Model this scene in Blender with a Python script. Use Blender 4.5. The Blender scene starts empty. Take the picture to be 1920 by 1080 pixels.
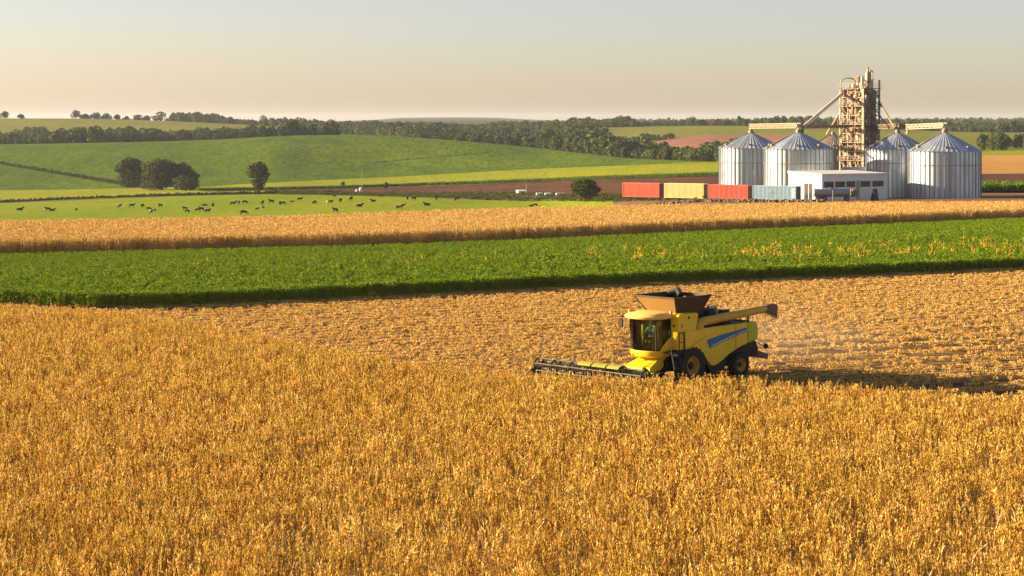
import bpy, bmesh, math, random
import numpy as np
from mathutils import Vector, Matrix

# ------------------------------------------------------------------ camera, sky, sun, exposure
SC = bpy.context.scene
COL = SC.collection
F = 3600.0            # focal length in pixels of the 1920 px wide picture
H = 13.2              # height of the camera above the near fields
HOR = 228.0           # picture row of the horizon
cam_data = bpy.data.cameras.new('camera')
cam_data.sensor_width = 36.0
cam_data.lens = 36.0 * F / 1920.0
cam_data.shift_y = -(540.0 - HOR) / 1920.0
cam_data.clip_start = 0.5
cam_data.clip_end = 20000.0
cam = bpy.data.objects.new('camera', cam_data)
COL.objects.link(cam)
cam.location = (0, 0, H)
cam.rotation_euler = (math.radians(90), 0, 0)
SC.camera = cam

SUN_ELEV = math.radians(15.5)
SUN_AZ = math.radians(10.0)         # sun stands low at the left
sun_vec = Vector((-math.cos(SUN_ELEV) * math.cos(SUN_AZ), math.cos(SUN_ELEV) * math.sin(SUN_AZ), math.sin(SUN_ELEV)))
world = bpy.data.worlds.new('World')
SC.world = world
world.use_nodes = True
wn = world.node_tree.nodes
sky = wn.new('ShaderNodeTexSky')
sky.sky_type = 'NISHITA'
sky.sun_disc = False
sky.sun_elevation = SUN_ELEV
sky.sun_rotation = math.atan2(sun_vec.x, sun_vec.y)
sky.altitude = 1500.0
sky.air_density = 1.0
sky.dust_density = 3.1
sky.ozone_density = 1.0
tint = wn.new('ShaderNodeMix'); tint.data_type = 'RGBA'; tint.blend_type = 'MULTIPLY'      # evening dust in the air: a little less green
tint.inputs[0].default_value = 1.0; tint.inputs[7].default_value = (0.965, 0.85, 0.875, 1)
world.node_tree.links.new(sky.outputs[0], tint.inputs[6])
world.node_tree.links.new(tint.outputs[2], wn['Background'].inputs['Color'])
wn['Background'].inputs['Strength'].default_value = 0.053

sun_data = bpy.data.lights.new('sun', 'SUN')
sun_data.energy = 5.0
sun_data.angle = math.radians(0.6)
sun_data.color = (1.0, 0.82, 0.55)
sun = bpy.data.objects.new('sun', sun_data)
COL.objects.link(sun)
sun.rotation_euler = sun_vec.to_track_quat('Z', 'Y').to_euler()
sun.location = (-60, 0, 60)

SC.view_settings.view_transform = 'Standard'
SC.view_settings.look = 'None'
SC.view_settings.exposure = 1.8
SC.view_settings.gamma = 1.0
SC.view_settings.use_curve_mapping = False
SC.render.engine = 'CYCLES'
SC.cycles.use_denoising = True
SC.cycles.denoiser = 'OPENIMAGEDENOISE'
SC.cycles.denoising_input_passes = 'RGB_ALBEDO_NORMAL'
SC.cycles.denoising_prefilter = 'NONE'
SC.cycles.max_bounces = 6
SC.cycles.diffuse_bounces = 3
SC.cycles.transparent_max_bounces = 12
SC.cycles.use_adaptive_sampling = True
SC.cycles.adaptive_threshold = 0.012

# ------------------------------------------------------------------ helpers
rng = np.random.default_rng(7)
R = random.Random(11)

def tag(o, label=None, cat=None, group=None, kind=None):
    if label: o['label'] = label
    if cat: o['category'] = cat
    if group: o['group'] = group
    if kind: o['kind'] = kind
    return o

def link(o, parent=None):
    COL.objects.link(o)
    if parent is not None: o.parent = parent
    return o

def empty(name, loc=(0, 0, 0), rz=0.0, label=None, cat=None, group=None):
    o = bpy.data.objects.new(name, None)
    o.empty_display_size = 0.3
    o.location = loc
    o.rotation_euler = (0, 0, rz)
    link(o)
    return tag(o, label, cat, group)

def np_mesh(name, V, Fc, mat=None, smooth=False, attrs=None):
    """mesh from vertex array (n,3) and face array (m,3 or 4)"""
    V = np.asarray(V, dtype=np.float32); Fc = np.asarray(Fc, dtype=np.int32)
    me = bpy.data.meshes.new(name)
    k = Fc.shape[1]
    me.vertices.add(len(V)); me.vertices.foreach_set('co', V.ravel())
    me.loops.add(Fc.size); me.loops.foreach_set('vertex_index', Fc.ravel())
    me.polygons.add(len(Fc))
    me.polygons.foreach_set('loop_start', np.arange(0, Fc.size, k, dtype=np.int32))
    if smooth: me.polygons.foreach_set('use_smooth', np.ones(len(Fc), dtype=bool))
    for an, av in (attrs or {}).items():
        a = me.attributes.new(an, 'FLOAT', 'POINT')
        a.data.foreach_set('value', np.asarray(av, dtype=np.float32))
    if mat: me.materials.append(mat)
    me.update(calc_edges=True)
    return me

class MB:
    """collects simple solids, then links them as ONE mesh object"""
    def __init__(s): s.v = []; s.f = []
    def add(s, vs, fs):
        n = len(s.v); s.v += [tuple(p) for p in vs]; s.f += [tuple(i + n for i in f) for f in fs]; return s
    def box(s, x0, x1, y0, y1, z0, z1):
        return s.add([(x0,y0,z0),(x1,y0,z0),(x1,y1,z0),(x0,y1,z0),(x0,y0,z1),(x1,y0,z1),(x1,y1,z1),(x0,y1,z1)],
                     [(3,2,1,0),(4,5,6,7),(0,1,5,4),(1,2,6,5),(2,3,7,6),(3,0,4,7)])
    def prism(s, poly, a0, a1, axis='y'):
        """polygon in the two other axes swept along axis"""
        n = len(poly)
        def P(u, v, a): return {'y': (u, a, v), 'x': (a, u, v), 'z': (u, v, a)}[axis]
        vs = [P(u, v, a0) for u, v in poly] + [P(u, v, a1) for u, v in poly]
        return s.add(vs, [tuple(range(n)), tuple(range(2*n-1, n-1, -1))] + [(i, i+n, (i+1) % n + n, (i+1) % n) for i in range(n)])
    def loft(s, rings, cap=True):
        n = len(rings[0]); vs = [p for r in rings for p in r]; fs = []
        for k in range(len(rings)-1):
            for i in range(n):
                j = (i+1) % n
                fs.append((k*n+i, k*n+j, (k+1)*n+j, (k+1)*n+i))
        if cap: fs += [tuple(range(n-1, -1, -1)), tuple((len(rings)-1)*n+i for i in range(n))]
        return s.add(vs, fs)
    def tube(s, pts, r, n=8, cap=True):
        pts = [Vector(p) for p in pts]; rs = r if isinstance(r, (list, tuple)) else [r]*len(pts)
        rings = []; up = None
        for i, p in enumerate(pts):
            a = pts[max(0, i-1)]; b = pts[min(len(pts)-1, i+1)]
            t = (b - a).normalized()
            if up is None:
                up = Vector((0,0,1)) if abs(t.z) < 0.9 else Vector((1,0,0))
            u = (up - t*up.dot(t)).normalized(); w = t.cross(u); up = u
            rings.append([p + (u*math.cos(2*math.pi*k/n) + w*math.sin(2*math.pi*k/n))*rs[i] for k in range(n)])
        return s.loft(rings, cap)
    def bar(s, a, b, w, h=None):
        """square bar from a to b"""
        a = Vector(a); b = Vector(b); h = h or w
        t = (b-a).normalized(); up = Vector((0,0,1)) if abs(t.z) < 0.95 else Vector((1,0,0))
        u = t.cross(up).normalized(); v = u.cross(t)
        q = [u*w/2+v*h/2, -u*w/2+v*h/2, -u*w/2-v*h/2, u*w/2-v*h/2]
        return s.loft([[a+d for d in q], [b+d for d in q]])
    def lathe(s, prof, n=24, axis='z', c=(0,0,0), cap=False):
        rings = []
        for r, h in prof:
            ring = []
            for k in range(n):
                a = 2*math.pi*k/n; x, y = r*math.cos(a), r*math.sin(a)
                ring.append({'z': (c[0]+x, c[1]+y, c[2]+h), 'y': (c[0]+x, c[1]+h, c[2]+y), 'x': (c[0]+h, c[1]+x, c[2]+y)}[axis])
            rings.append(ring)
        return s.loft(rings, cap)
    def build(s, name, mat, parent=None, bevel=0.0, smooth=False, seg=2, angle=40):
        me = bpy.data.meshes.new(name); me.from_pydata(s.v, [], s.f)
        me.materials.append(mat)
        bm = bmesh.new(); bm.from_mesh(me)
        bmesh.ops.recalc_face_normals(bm, faces=bm.faces)
        if bevel > 0:
            es = [e for e in bm.edges if len(e.link_faces) == 2 and e.calc_face_angle(0) > math.radians(angle)]
            if es: bmesh.ops.bevel(bm, geom=es, offset=bevel, segments=seg, affect='EDGES', profile=0.5, clamp_overlap=True)
        if smooth:
            for f in bm.faces: f.smooth = True
            for e in bm.edges:
                if len(e.link_faces) == 2 and e.calc_face_angle(0) > math.radians(angle): e.smooth = False
        bm.to_mesh(me); bm.free()
        o = bpy.data.objects.new(name, me)
        return link(o, parent)

# ------------------------------------------------------------------ materials
def new_mat(name):
    m = bpy.data.materials.new(name); m.use_nodes = True
    nt = m.node_tree; return m, nt, nt.nodes['Principled BSDF']

def N(nt, t, **kw):
    n = nt.nodes.new(t)
    for k, v in kw.items():
        if k in n.inputs: n.inputs[k].default_value = v
        else: setattr(n, k, v)
    return n

def mixc(nt, fac, a, b, blend='MIX'):
    m = nt.nodes.new('ShaderNodeMix'); m.data_type = 'RGBA'; m.blend_type = blend
    for sock, val in ((m.inputs[0], fac), (m.inputs[6], a), (m.inputs[7], b)):
        if isinstance(val, bpy.types.NodeSocket): nt.links.new(val, sock)
        else: sock.default_value = val if not isinstance(val, tuple) or len(val) == 4 else (*val, 1)
    return m.outputs[2]

def ramp(nt, fac, stops):
    r = nt.nodes.new('ShaderNodeValToRGB'); nt.links.new(fac, r.inputs[0])
    e = r.color_ramp.elements
    while len(e) < len(stops): e.new(0.5)
    for i, (p, c) in enumerate(stops):
        e[i].position = p; e[i].color = (*c, 1) if len(c) == 3 else c
    return r.outputs[0]

def noise(nt, scale, detail=3.0, rough=0.5, vec=None, stretch=None, coord='Object'):
    n = N(nt, 'ShaderNodeTexNoise'); n.inputs['Scale'].default_value = scale
    n.inputs['Detail'].default_value = detail; n.inputs['Roughness'].default_value = rough
    if vec is None:
        tc = nt.nodes.new('ShaderNodeTexCoord'); vec = tc.outputs[coord]
    if stretch:
        mp = nt.nodes.new('ShaderNodeMapping'); mp.inputs['Scale'].default_value = stretch[:3]
        if len(stretch) > 3: mp.inputs['Rotation'].default_value = (0, 0, stretch[3])
        nt.links.new(vec, mp.inputs['Vector']); vec = mp.outputs[0]
    nt.links.new(vec, n.inputs['Vector'])
    return n.outputs['Fac']

def bump(nt, bsdf, height, strength=0.5, dist=0.05):
    b = nt.nodes.new('ShaderNodeBump'); b.inputs['Strength'].default_value = strength; b.inputs['Distance'].default_value = dist
    nt.links.new(height, b.inputs['Height']); nt.links.new(b.outputs[0], bsdf.inputs['Normal'])

def paint(name, col, rough=0.45, metal=0.0, dirt=0.25, dirtcol=(0.16, 0.10, 0.05), scale=1.5, spec=0.5):
    """paint, plastic or metal with uneven dust on it"""
    m, nt, b = new_mat(name)
    n1 = noise(nt, scale, 6, 0.65); n2 = noise(nt, scale*9, 4, 0.6)
    f = N(nt, 'ShaderNodeMath', operation='MULTIPLY'); nt.links.new(n1, f.inputs[0]); nt.links.new(n2, f.inputs[1])
    rp = ramp(nt, f.outputs[0], [(0.17, (0,0,0)), (0.45, (dirt*1.6, dirt*1.6, dirt*1.6))])
    nt.links.new(mixc(nt, rp, (*col, 1), (*dirtcol, 1)), b.inputs['Base Color'])
    rr = ramp(nt, n1, [(0.3, (rough*0.8,)*3), (0.7, (min(1, rough*1.35),)*3)])
    nt.links.new(rr, b.inputs['Roughness'])
    b.inputs['Metallic'].default_value = metal
    b.inputs['Specular IOR Level'].default_value = spec
    return m

def leaf_mat(name, stops, rough=0.75, trans=0.25, rand=0.35, patch=None):
    """plant matter: colour picked per leaf by attribute 'tint', varied per plant"""
    m, nt, b = new_mat(name)
    a = N(nt, 'ShaderNodeAttribute', attribute_name='tint')
    oi = nt.nodes.new('ShaderNodeObjectInfo')
    ad = N(nt, 'ShaderNodeMath', operation='MULTIPLY_ADD'); nt.links.new(oi.outputs['Random'], ad.inputs[0]); ad.inputs[1].default_value = rand
    nt.links.new(a.outputs['Fac'], ad.inputs[2])
    sb = N(nt, 'ShaderNodeMath', operation='SUBTRACT', use_clamp=True); nt.links.new(ad.outputs[0], sb.inputs[0]); sb.inputs[1].default_value = rand*0.5
    c = ramp(nt, sb.outputs[0], stops)
    if patch:
        pos = nt.nodes.new('ShaderNodeNewGeometry')
        pn = noise(nt, patch[0], 3, 0.5, vec=pos.outputs['Position'])
        fr = ramp(nt, pn, [(0.40, (0,0,0)), (0.68, (patch[2],)*3)])
        c = mixc(nt, fr, c, (*patch[1], 1))
    nt.links.new(c, b.inputs['Base Color'])
    b.inputs['Roughness'].default_value = rough
    b.inputs['Specular IOR Level'].default_value = 0.08
    if trans > 0:
        t = nt.nodes.new('ShaderNodeBsdfTranslucent'); nt.links.new(c, t.inputs['Color'])
        mx = nt.nodes.new('ShaderNodeMixShader'); mx.inputs[0].default_value = trans
        nt.links.new(b.outputs[0], mx.inputs[1]); nt.links.new(t.outputs[0], mx.inputs[2])
        nt.links.new(mx.outputs[0], nt.nodes['Material Output'].inputs['Surface'])
    return m

def field_mat(name, c0, c1, c2, big=0.01, fine=0.6, stretch=(1, 1, 1), bstr=0.5, bdist=0.3, rough=0.95, rowdir=0.0, finef=0.5):
    """a far field: broad uneven colour, fine grain in rows"""
    m, nt, b = new_mat(name)
    nb = noise(nt, big, 4, 0.6); nf = noise(nt, fine, 5, 0.7, stretch=(*stretch, rowdir))
    nm = noise(nt, fine*0.22, 4, 0.65, stretch=(stretch[0]*0.6, stretch[1], 1, rowdir))
    c = mixc(nt, ramp(nt, nb, [(0.35, (0,0,0)), (0.65, (1,1,1))]), (*c0, 1), (*c1, 1))
    c = mixc(nt, ramp(nt, nf, [(0.42, (0,0,0)), (0.62, (finef,)*3)]), c, (*c2, 1))
    c = mixc(nt, ramp(nt, nm, [(0.45, (0,0,0)), (0.7, (finef*0.7,)*3)]), c, (*c2, 1))
    nt.links.new(c, b.inputs['Base Color'])
    b.inputs['Roughness'].default_value = rough; b.inputs['Specular IOR Level'].default_value = 0.02
    bump(nt, b, nf, bstr, bdist)
    return m
# ------------------------------------------------------------------ the lie of the land
# every field is a strip between two boundary lines; a line is (picture column, picture row, distance)
def pchip(x, y, xi):
    x = np.asarray(x, float); y = np.asarray(y, float); xi = np.asarray(xi, float)
    h = np.diff(x); d = np.diff(y)/h; m = np.zeros_like(y)
    m[0] = d[0]; m[-1] = d[-1]
    for i in range(1, len(x)-1):
        if d[i-1]*d[i] > 0:
            w1 = 2*h[i]+h[i-1]; w2 = h[i]+2*h[i-1]
            m[i] = (w1+w2)/(w1/d[i-1]+w2/d[i])
    k = np.clip(np.searchsorted(x, xi, side='right')-1, 0, len(x)-2)
    t = (xi-x[k])/h[k]
    return ((2*t**3-3*t**2+1)*y[k]+(t**3-2*t**2+t)*h[k]*m[k]+(-2*t**3+3*t**2)*y[k+1]+(t**3-t**2)*h[k]*m[k+1])

LINES = [  # name, [(sx, sy, d), ...]
 ('E',  [(-500,None,226),(0,None,228),(250,None,232),(500,None,238),(750,None,250),(1000,None,262),(1150,None,268),(1345,None,273),(1600,None,279),(1840,None,282),(1920,None,283),(2420,None,287)]),
 ('R1', [(-500,426,520),(0,425,520),(250,424,530),(500,418,540),(750,408,540),(1000,400,520),(1150,393,430),(1345,386,350),(1600,382,345),(1840,380,345),(1920,380,345),(2420,379,345)]),
 ('R2', [(-500,383,760),(0,380.5,760),(250,371.5,760),(500,364.5,760),(750,369,720),(1000,377,640),(1150,377.5,480),(1345,373.5,405),(1600,372,400),(1840,370,400),(1920,370,400),(2420,369,400)]),
 ('R3', [(-500,381,775),(0,379,775),(250,370,775),(500,362.6,780),(750,363.5,765),(1000,363.5,690),(1150,367,560),(1345,366,490),(1600,364,475),(1840,362,470),(1920,362,470),(2420,361,470)]),
 ('R4', [(-500,379,790),(0,377,790),(250,366,800),(380,359,815),(500,357,830),(640,354,840),(750,350.5,850),(1000,341.5,820),(1150,335.5,760),(1345,330,700),(1600,344,580),(1840,349,540),(1920,348.5,540),(2420,346,540)]),
 ('R5', [(-500,360,900),(0,357,900),(250,353,900),(375,349,910),(500,343,920),(600,338,950),(750,331,980),(1000,317,980),(1150,311,930),(1345,304.5,860),(1600,318,720),(1840,326,680),(1920,325,680),(2420,322,680)]),
 ('R7', [(-500,275,1250),(0,271,1250),(250,266.5,1250),(400,262,1260),(500,256.5,1260),(600,253.3,1280),(700,253.6,1280),(800,259.5,1260),(900,267.5,1230),(1000,277,1200),(1100,288,1100),(1200,298,1010),(1345,302.5,900),(1600,296,860),(1840,292,850),(1920,290,850),(2420,286,850)]),
 ('R8', [(-500,282,1450),(0,279,1450),(250,274,1450),(500,266,1450),(750,264,1450),(1000,283,1400),(1150,298,1180),(1250,306,1060),(1345,305,1000),(1600,290,960),(1840,283,950),(1920,282,950),(2420,278,950)]),
 ('R9', [(-500,266,1600),(0,267,1600),(190,260,1600),(300,267,1600),(400,270,1600),(500,262,1600),(600,257,1600),(750,258,1550),(1000,276,1500),(1150,287,1290),(1250,300,1130),(1345,299,1080),(1600,280,1130),(1840,268,1150),(1920,268,1150),(2420,266,1150)]),
 ('R9b',[(-500,250,1750),(0,250,1750),(250,250,1750),(500,252,1750),(750,253,1750),(1000,262,1650),(1150,270,1450),(1250,258.5,1480),(1345,252.5,1500),(1600,255,1400),(1840,262,1250),(1920,261,1250),(2420,259,1250)]),
 ('R10',[(-500,222,2100),(0,222,2100),(100,222,2100),(300,226.5,2100),(480,235,2050),(600,243,2000),(750,247,2000),(1000,246,2000),(1150,238,1950),(1345,236,1900),(1600,240,1800),(1840,248,1700),(1920,248.5,1700),(2420,247,1700)]),
 ('R11',[(-500,232,2700),(0,232,2700),(300,234,2700),(600,238,2700),(1000,238,2700),(1345,235,2700),(1600,237,2500),(1840,240,2300),(1920,240,2300),(2420,239,2300)]),
 ('R12',[(-500,227,11000),(600,227,11000),(700,225,11000),(750,221.5,11000),(850,220.5,11000),(920,221,11000),(990,224,11000),(1060,226,11000),(1345,227,11000),(1500,226.5,11000),(1700,226,11000),(1920,227,11000),(2420,227,11000)]),
 ('R13',[(-500,227.4,13000),(2420,227.4,13000)]),
]
SX = np.arange(-500, 2421, 10.0)
LN = {}
for nm, pts in LINES:
    xs = [p[0] for p in pts]; D = pchip(xs, [p[2] for p in pts], SX)
    S = HOR + F*H/D if pts[0][1] is None else pchip(xs, [p[1] for p in pts], SX)
    LN[nm] = (S, D)
NAMES = [l[0] for l in LINES]
KD = np.array([LN[n][1] for n in NAMES])                       # distances, lines x columns
KZ = np.array([H-(LN[n][0]-HOR)/F*LN[n][1] for n in NAMES])    # heights
KD = np.vstack([np.full_like(SX, 18.0), KD]); KZ = np.vstack([np.zeros_like(SX), KZ])

DT = np.concatenate([np.arange(18, 320, 8.0), np.arange(320, 1400, 8.0), np.arange(1400, 2800, 20.0), np.arange(2800, 13001, 200.0)])
ZT = np.array([pchip(KD[:, j], KZ[:, j], DT) for j in range(len(SX))])     # (columns, distances)
def soft(Z):  # ease the creases along the columns a little
    Z2 = Z.copy(); Z2[1:-1] = 0.25*Z[:-2]+0.5*Z[1:-1]+0.25*Z[2:]; return Z2
def ground_z(sx, d):
    sx = np.atleast_1d(np.asarray(sx, float)); d = np.atleast_1d(np.asarray(d, float))
    u = np.clip((sx-SX[0])/10.0, 0, len(SX)-1.001); i = u.astype(int); fu = u-i
    k = np.clip(np.searchsorted(DT, d, side='right')-1, 0, len(DT)-2); fk = np.clip((d-DT[k])/(DT[k+1]-DT[k]), 0, 1)
    return (ZT[i,k]*(1-fu)*(1-fk)+ZT[i+1,k]*fu*(1-fk)+ZT[i,k+1]*(1-fu)*fk+ZT[i+1,k+1]*fu*fk)
def line_d(nm, sx): return np.interp(sx, SX, LN[nm][1])
def at(sx, d, z=None):
    """world point at picture column sx and distance d, on the ground unless z is given"""
    zz = float(ground_z(sx, d)[0]) if z is None else z
    return Vector(((sx-960.0)/F*d, d, zz))
def find(sx, sy, dmin=330.0):
    """distance at which the ground at column sx is first seen at row sy"""
    d = np.arange(dmin, 5000.0, 2.0)
    row = HOR+F*(H-ground_z(np.full_like(d, sx), d))/d
    k = np.where(row <= sy)[0]
    return float(d[k[0]]) if len(k) else dmin

def strip(name, a, b, sx0, sx1, mat, n=12, kind='structure'):
    cols = np.unique(np.concatenate([[sx0, sx1], SX[(SX > sx0) & (SX < sx1)]]))
    da, db = (18.0*np.ones_like(cols) if a == 'NEAR' else line_d(a, cols)), line_d(b, cols)
    t = np.linspace(0, 1, n+1)
    D = da[None, :]*(1-t[:, None])+db[None, :]*t[:, None]
    SXX = np.repeat(cols[None, :], n+1, 0)
    Z = ground_z(SXX.ravel(), D.ravel()).reshape(D.shape)
    V = np.stack([(SXX-960)/F*D, D, Z], -1).reshape(-1, 3)
    w = len(cols); idx = np.arange((n+1)*w).reshape(n+1, w)
    Fc = np.stack([idx[:-1,:-1], idx[:-1,1:], idx[1:,1:], idx[1:,:-1]], -1).reshape(-1, 4)
    o = bpy.data.objects.new(name, np_mesh(name, V, Fc, mat, smooth=True))
    link(o); o['kind'] = kind
    return o

M = {}
M['stubble_soil'] = field_mat('stubble_soil', (0.42,0.265,0.085), (0.52,0.34,0.12), (0.26,0.15,0.05), 0.05, 1.0, (1.2,6.0,1), 0.6, 0.06, rowdir=-0.38, finef=0.8)
def track_rows(m):
    # wheel tracks and drill rows: bare darker earth between the stubble
    nt = m.node_tree; b = nt.nodes['Principled BSDF']; lk = b.inputs['Base Color'].links[0].from_socket
    g = nt.nodes.new('ShaderNodeNewGeometry'); sp = nt.nodes.new('ShaderNodeSeparateXYZ'); nt.links.new(g.outputs['Position'], sp.inputs[0])
    dp = N(nt, 'ShaderNodeVectorMath', operation='DOT_PRODUCT'); nt.links.new(g.outputs['Position'], dp.inputs[0]); dp.inputs[1].default_value = (-SNY_(), SNX_(), 0)
    def wave(period, lo, hi):
        k = N(nt, 'ShaderNodeMath', operation='MULTIPLY'); nt.links.new(dp.outputs['Value'], k.inputs[0]); k.inputs[1].default_value = 2*math.pi/period
        c = N(nt, 'ShaderNodeMath', operation='COSINE'); nt.links.new(k.outputs[0], c.inputs[0])
        r = N(nt, 'ShaderNodeMapRange'); nt.links.new(c.outputs[0], r.inputs['Value']); r.inputs['From Min'].default_value = lo; r.inputs['From Max'].default_value = hi
        return r.outputs[0]
    def span(sock, a, b_):
        r = N(nt, 'ShaderNodeMapRange'); nt.links.new(sock, r.inputs['Value']); r.inputs['From Min'].default_value = a; r.inputs['From Max'].default_value = b_; return r.outputs[0]
    def mul(*ss):
        o = ss[0]
        for q in ss[1:]:
            k = N(nt, 'ShaderNodeMath', operation='MULTIPLY'); nt.links.new(o, k.inputs[0])
            if isinstance(q, float): k.inputs[1].default_value = q
            else: nt.links.new(q, k.inputs[1])
            o = k.outputs[0]
        return o
    c = mixc(nt, mul(wave(1.6, 0.0, 0.7), 0.8), lk, (0.16, 0.075, 0.03))
    c = mixc(nt, mul(wave(3.4, 0.15, 0.5), span(sp.outputs['X'], -4.0, 8.0), span(sp.outputs['Y'], 140.0, 112.0), 0.9), c, (0.09, 0.045, 0.02))
    nt.links.new(c, b.inputs['Base Color'])
def SNX_(): return 69.0/math.hypot(69.0, 27.0)
def SNY_(): return 27.0/math.hypot(69.0, 27.0)
track_rows(M['stubble_soil'])
M['soil'] = field_mat('soil', (0.17,0.10,0.05), (0.22,0.13,0.06), (0.30,0.20,0.09), 0.05, 3.0, (1,1,1), 0.6, 0.08)
M['pasture'] = field_mat('pasture_grass', (0.185,0.225,0.006), (0.235,0.26,0.007), (0.11,0.15,0.006), 0.02, 1.0, (0.8,0.15,1), 0.5, 0.25, finef=0.6)
M['scrub'] = field_mat('scrub_ground', (0.13,0.12,0.03), (0.18,0.15,0.04), (0.07,0.06,0.02), 0.05, 0.4, (1,1,1), 0.7, 0.5, finef=0.8)
M['brown'] = field_mat('ploughed_soil', (0.105,0.046,0.024), (0.13,0.058,0.028), (0.06,0.027,0.016), 0.012, 1.0, (0.5,0.1,1), 0.5, 0.3, finef=0.7)
M['bright'] = field_mat('young_crop', (0.25,0.25,0.008), (0.29,0.28,0.010), (0.14,0.17,0.008), 0.012, 1.0, (0.6,0.1,1), 0.5, 0.3, finef=0.7)
M['hill'] = field_mat('hill_crop', (0.085,0.135,0.006), (0.13,0.17,0.007), (0.038,0.072,0.006), 0.006, 1.0, (0.45,0.055,1), 0.6, 0.4, finef=0.85)
M['ridge'] = field_mat('ridge_grass', (0.15,0.16,0.02), (0.21,0.19,0.03), (0.10,0.11,0.02), 0.006, 1.0, (0.25,0.03,1), 0.4, 0.4)
M['pink'] = field_mat('red_tilled_soil', (0.26,0.115,0.065), (0.31,0.15,0.085), (0.20,0.09,0.055), 0.006, 1.0, (0.3,0.04,1), 0.3, 0.3)
M['gold'] = field_mat('ripe_field', (0.40,0.20,0.05), (0.46,0.25,0.07), (0.32,0.15,0.04), 0.01, 1.0, (0.5,0.1,1), 0.4, 0.3)
M['yard'] = field_mat('yard_dirt', (0.20,0.10,0.055), (0.26,0.14,0.07), (0.11,0.06,0.035), 0.05, 0.5, (1,1,1), 0.5, 0.2)
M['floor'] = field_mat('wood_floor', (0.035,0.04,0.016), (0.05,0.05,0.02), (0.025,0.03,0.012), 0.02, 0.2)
M['far'] = field_mat('far_land', (0.04,0.055,0.02), (0.06,0.07,0.025), (0.03,0.04,0.018), 0.002, 0.02, (1,0.4,1), 0.6, 3.0)

def ground_line(pts, h=0.0):
    xs = [p[0] for p in pts]; d = [F*(H-h)/(p[1]-HOR) for p in pts]
    return lambda sx: np.interp(sx, xs, d)
# boundary lines on the level near fields, given by the picture row of the ground there
crop_far = ground_line([(-400,567),(0,573),(150,579),(280,593),(360,607),(470,628),(600,652),(700,668),(800,682),(900,693),(1000,702),(1200,710),(1420,714),(1600,727),(1750,737),(1920,752),(2320,790)], 0.85)
green_near = ground_line([(-400,566),(0,574),(170,581),(330,579),(640,564),(960,548),(1280,533),(1600,521),(1920,507),(2320,488)])
green_far = ground_line([(-400,487),(0,479),(640,464),(960,453),(1280,438),(1600,425),(1920,411),(2320,396)])
LN['CROP'] = (None, np.minimum(crop_far(SX), green_near(SX)-0.3)); LN['GREEN'] = (None, green_near(SX))
strip('ground', 'NEAR', 'CROP', -500, 2420, M['soil'], 12)
strip('stubble_field', 'CROP', 'GREEN', -500, 2420, M['stubble_soil'], 12)
strip('ground', 'GREEN', 'E', -500, 2420, M['soil'], 16)
strip('meadow_slope', 'E', 'R1', -500, 2420, M['pasture'], 24)
strip('pasture', 'R1', 'R2', -500, 1150, M['pasture'], 24)
strip('yard', 'R1', 'R2', 1150, 2420, M['yard'], 10)
strip('scrub_strip', 'R2', 'R3', -500, 1400, M['scrub'], 6)
strip('yard', 'R2', 'R3', 1400, 2420, M['yard'], 8)
strip('grass_strip', 'R3', 'R4', -500, 500, M['bright'], 6)
strip('ploughed_field', 'R3', 'R4', 500, 1400, M['brown'], 14)
strip('grass_strip', 'R3', 'R4', 1400, 2420, M['bright'], 6)
strip('crop_field', 'R4', 'R5', -500, 1400, M['bright'], 16)
strip('ploughed_field', 'R4', 'R5', 1400, 2420, M['brown'], 12)
strip('green_hill', 'R5', 'R7', -500, 1400, M['hill'], 44)
strip('golden_field', 'R5', 'R7', 1400, 2420, M['gold'], 14)
strip('green_hill', 'R7', 'R8', -500, 1400, M['hill'], 16)
strip('crop_field', 'R7', 'R8', 1400, 2420, M['bright'], 8)
strip('wood_floor', 'R8', 'R9', -500, 1400, M['floor'], 10)
strip('meadow', 'R8', 'R9', 1400, 2420, M['ridge'], 10)
strip('ridge_field', 'R9', 'R9b', -500, 760, M['ridge'], 8)
strip('wood_floor', 'R9', 'R9b', 760, 1110, M['floor'], 8)
strip('tilled_field', 'R9', 'R9b', 1110, 1500, M['pink'], 14)
strip('meadow', 'R9', 'R9b', 1500, 2420, M['ridge'], 8)
strip('ridge_field', 'R9b', 'R10', -500, 760, M['ridge'], 16)
strip('wood_floor', 'R9b', 'R10', 760, 1090, M['floor'], 12)
strip('ridge_field', 'R9b', 'R10', 1090, 2420, M['ridge'], 16)
strip('hills', 'R10', 'R11', -500, 2420, M['floor'], 14)
strip('hills', 'R11', 'R12', -500, 2420, M['far'], 18)
strip('hills', 'R12', 'R13', -500, 2420, M['far'], 6)
# ------------------------------------------------------------------ crops and woods: stuff scattered with geometry nodes
def source(name, V, Fc, mat, tint):
    """a plant shape, kept out of the scene; the scatter copies its mesh"""
    o = bpy.data.objects.new(name, np_mesh(name, V, Fc, mat, attrs={'tint': tint}))
    o.use_fake_user = True
    return o

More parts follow.
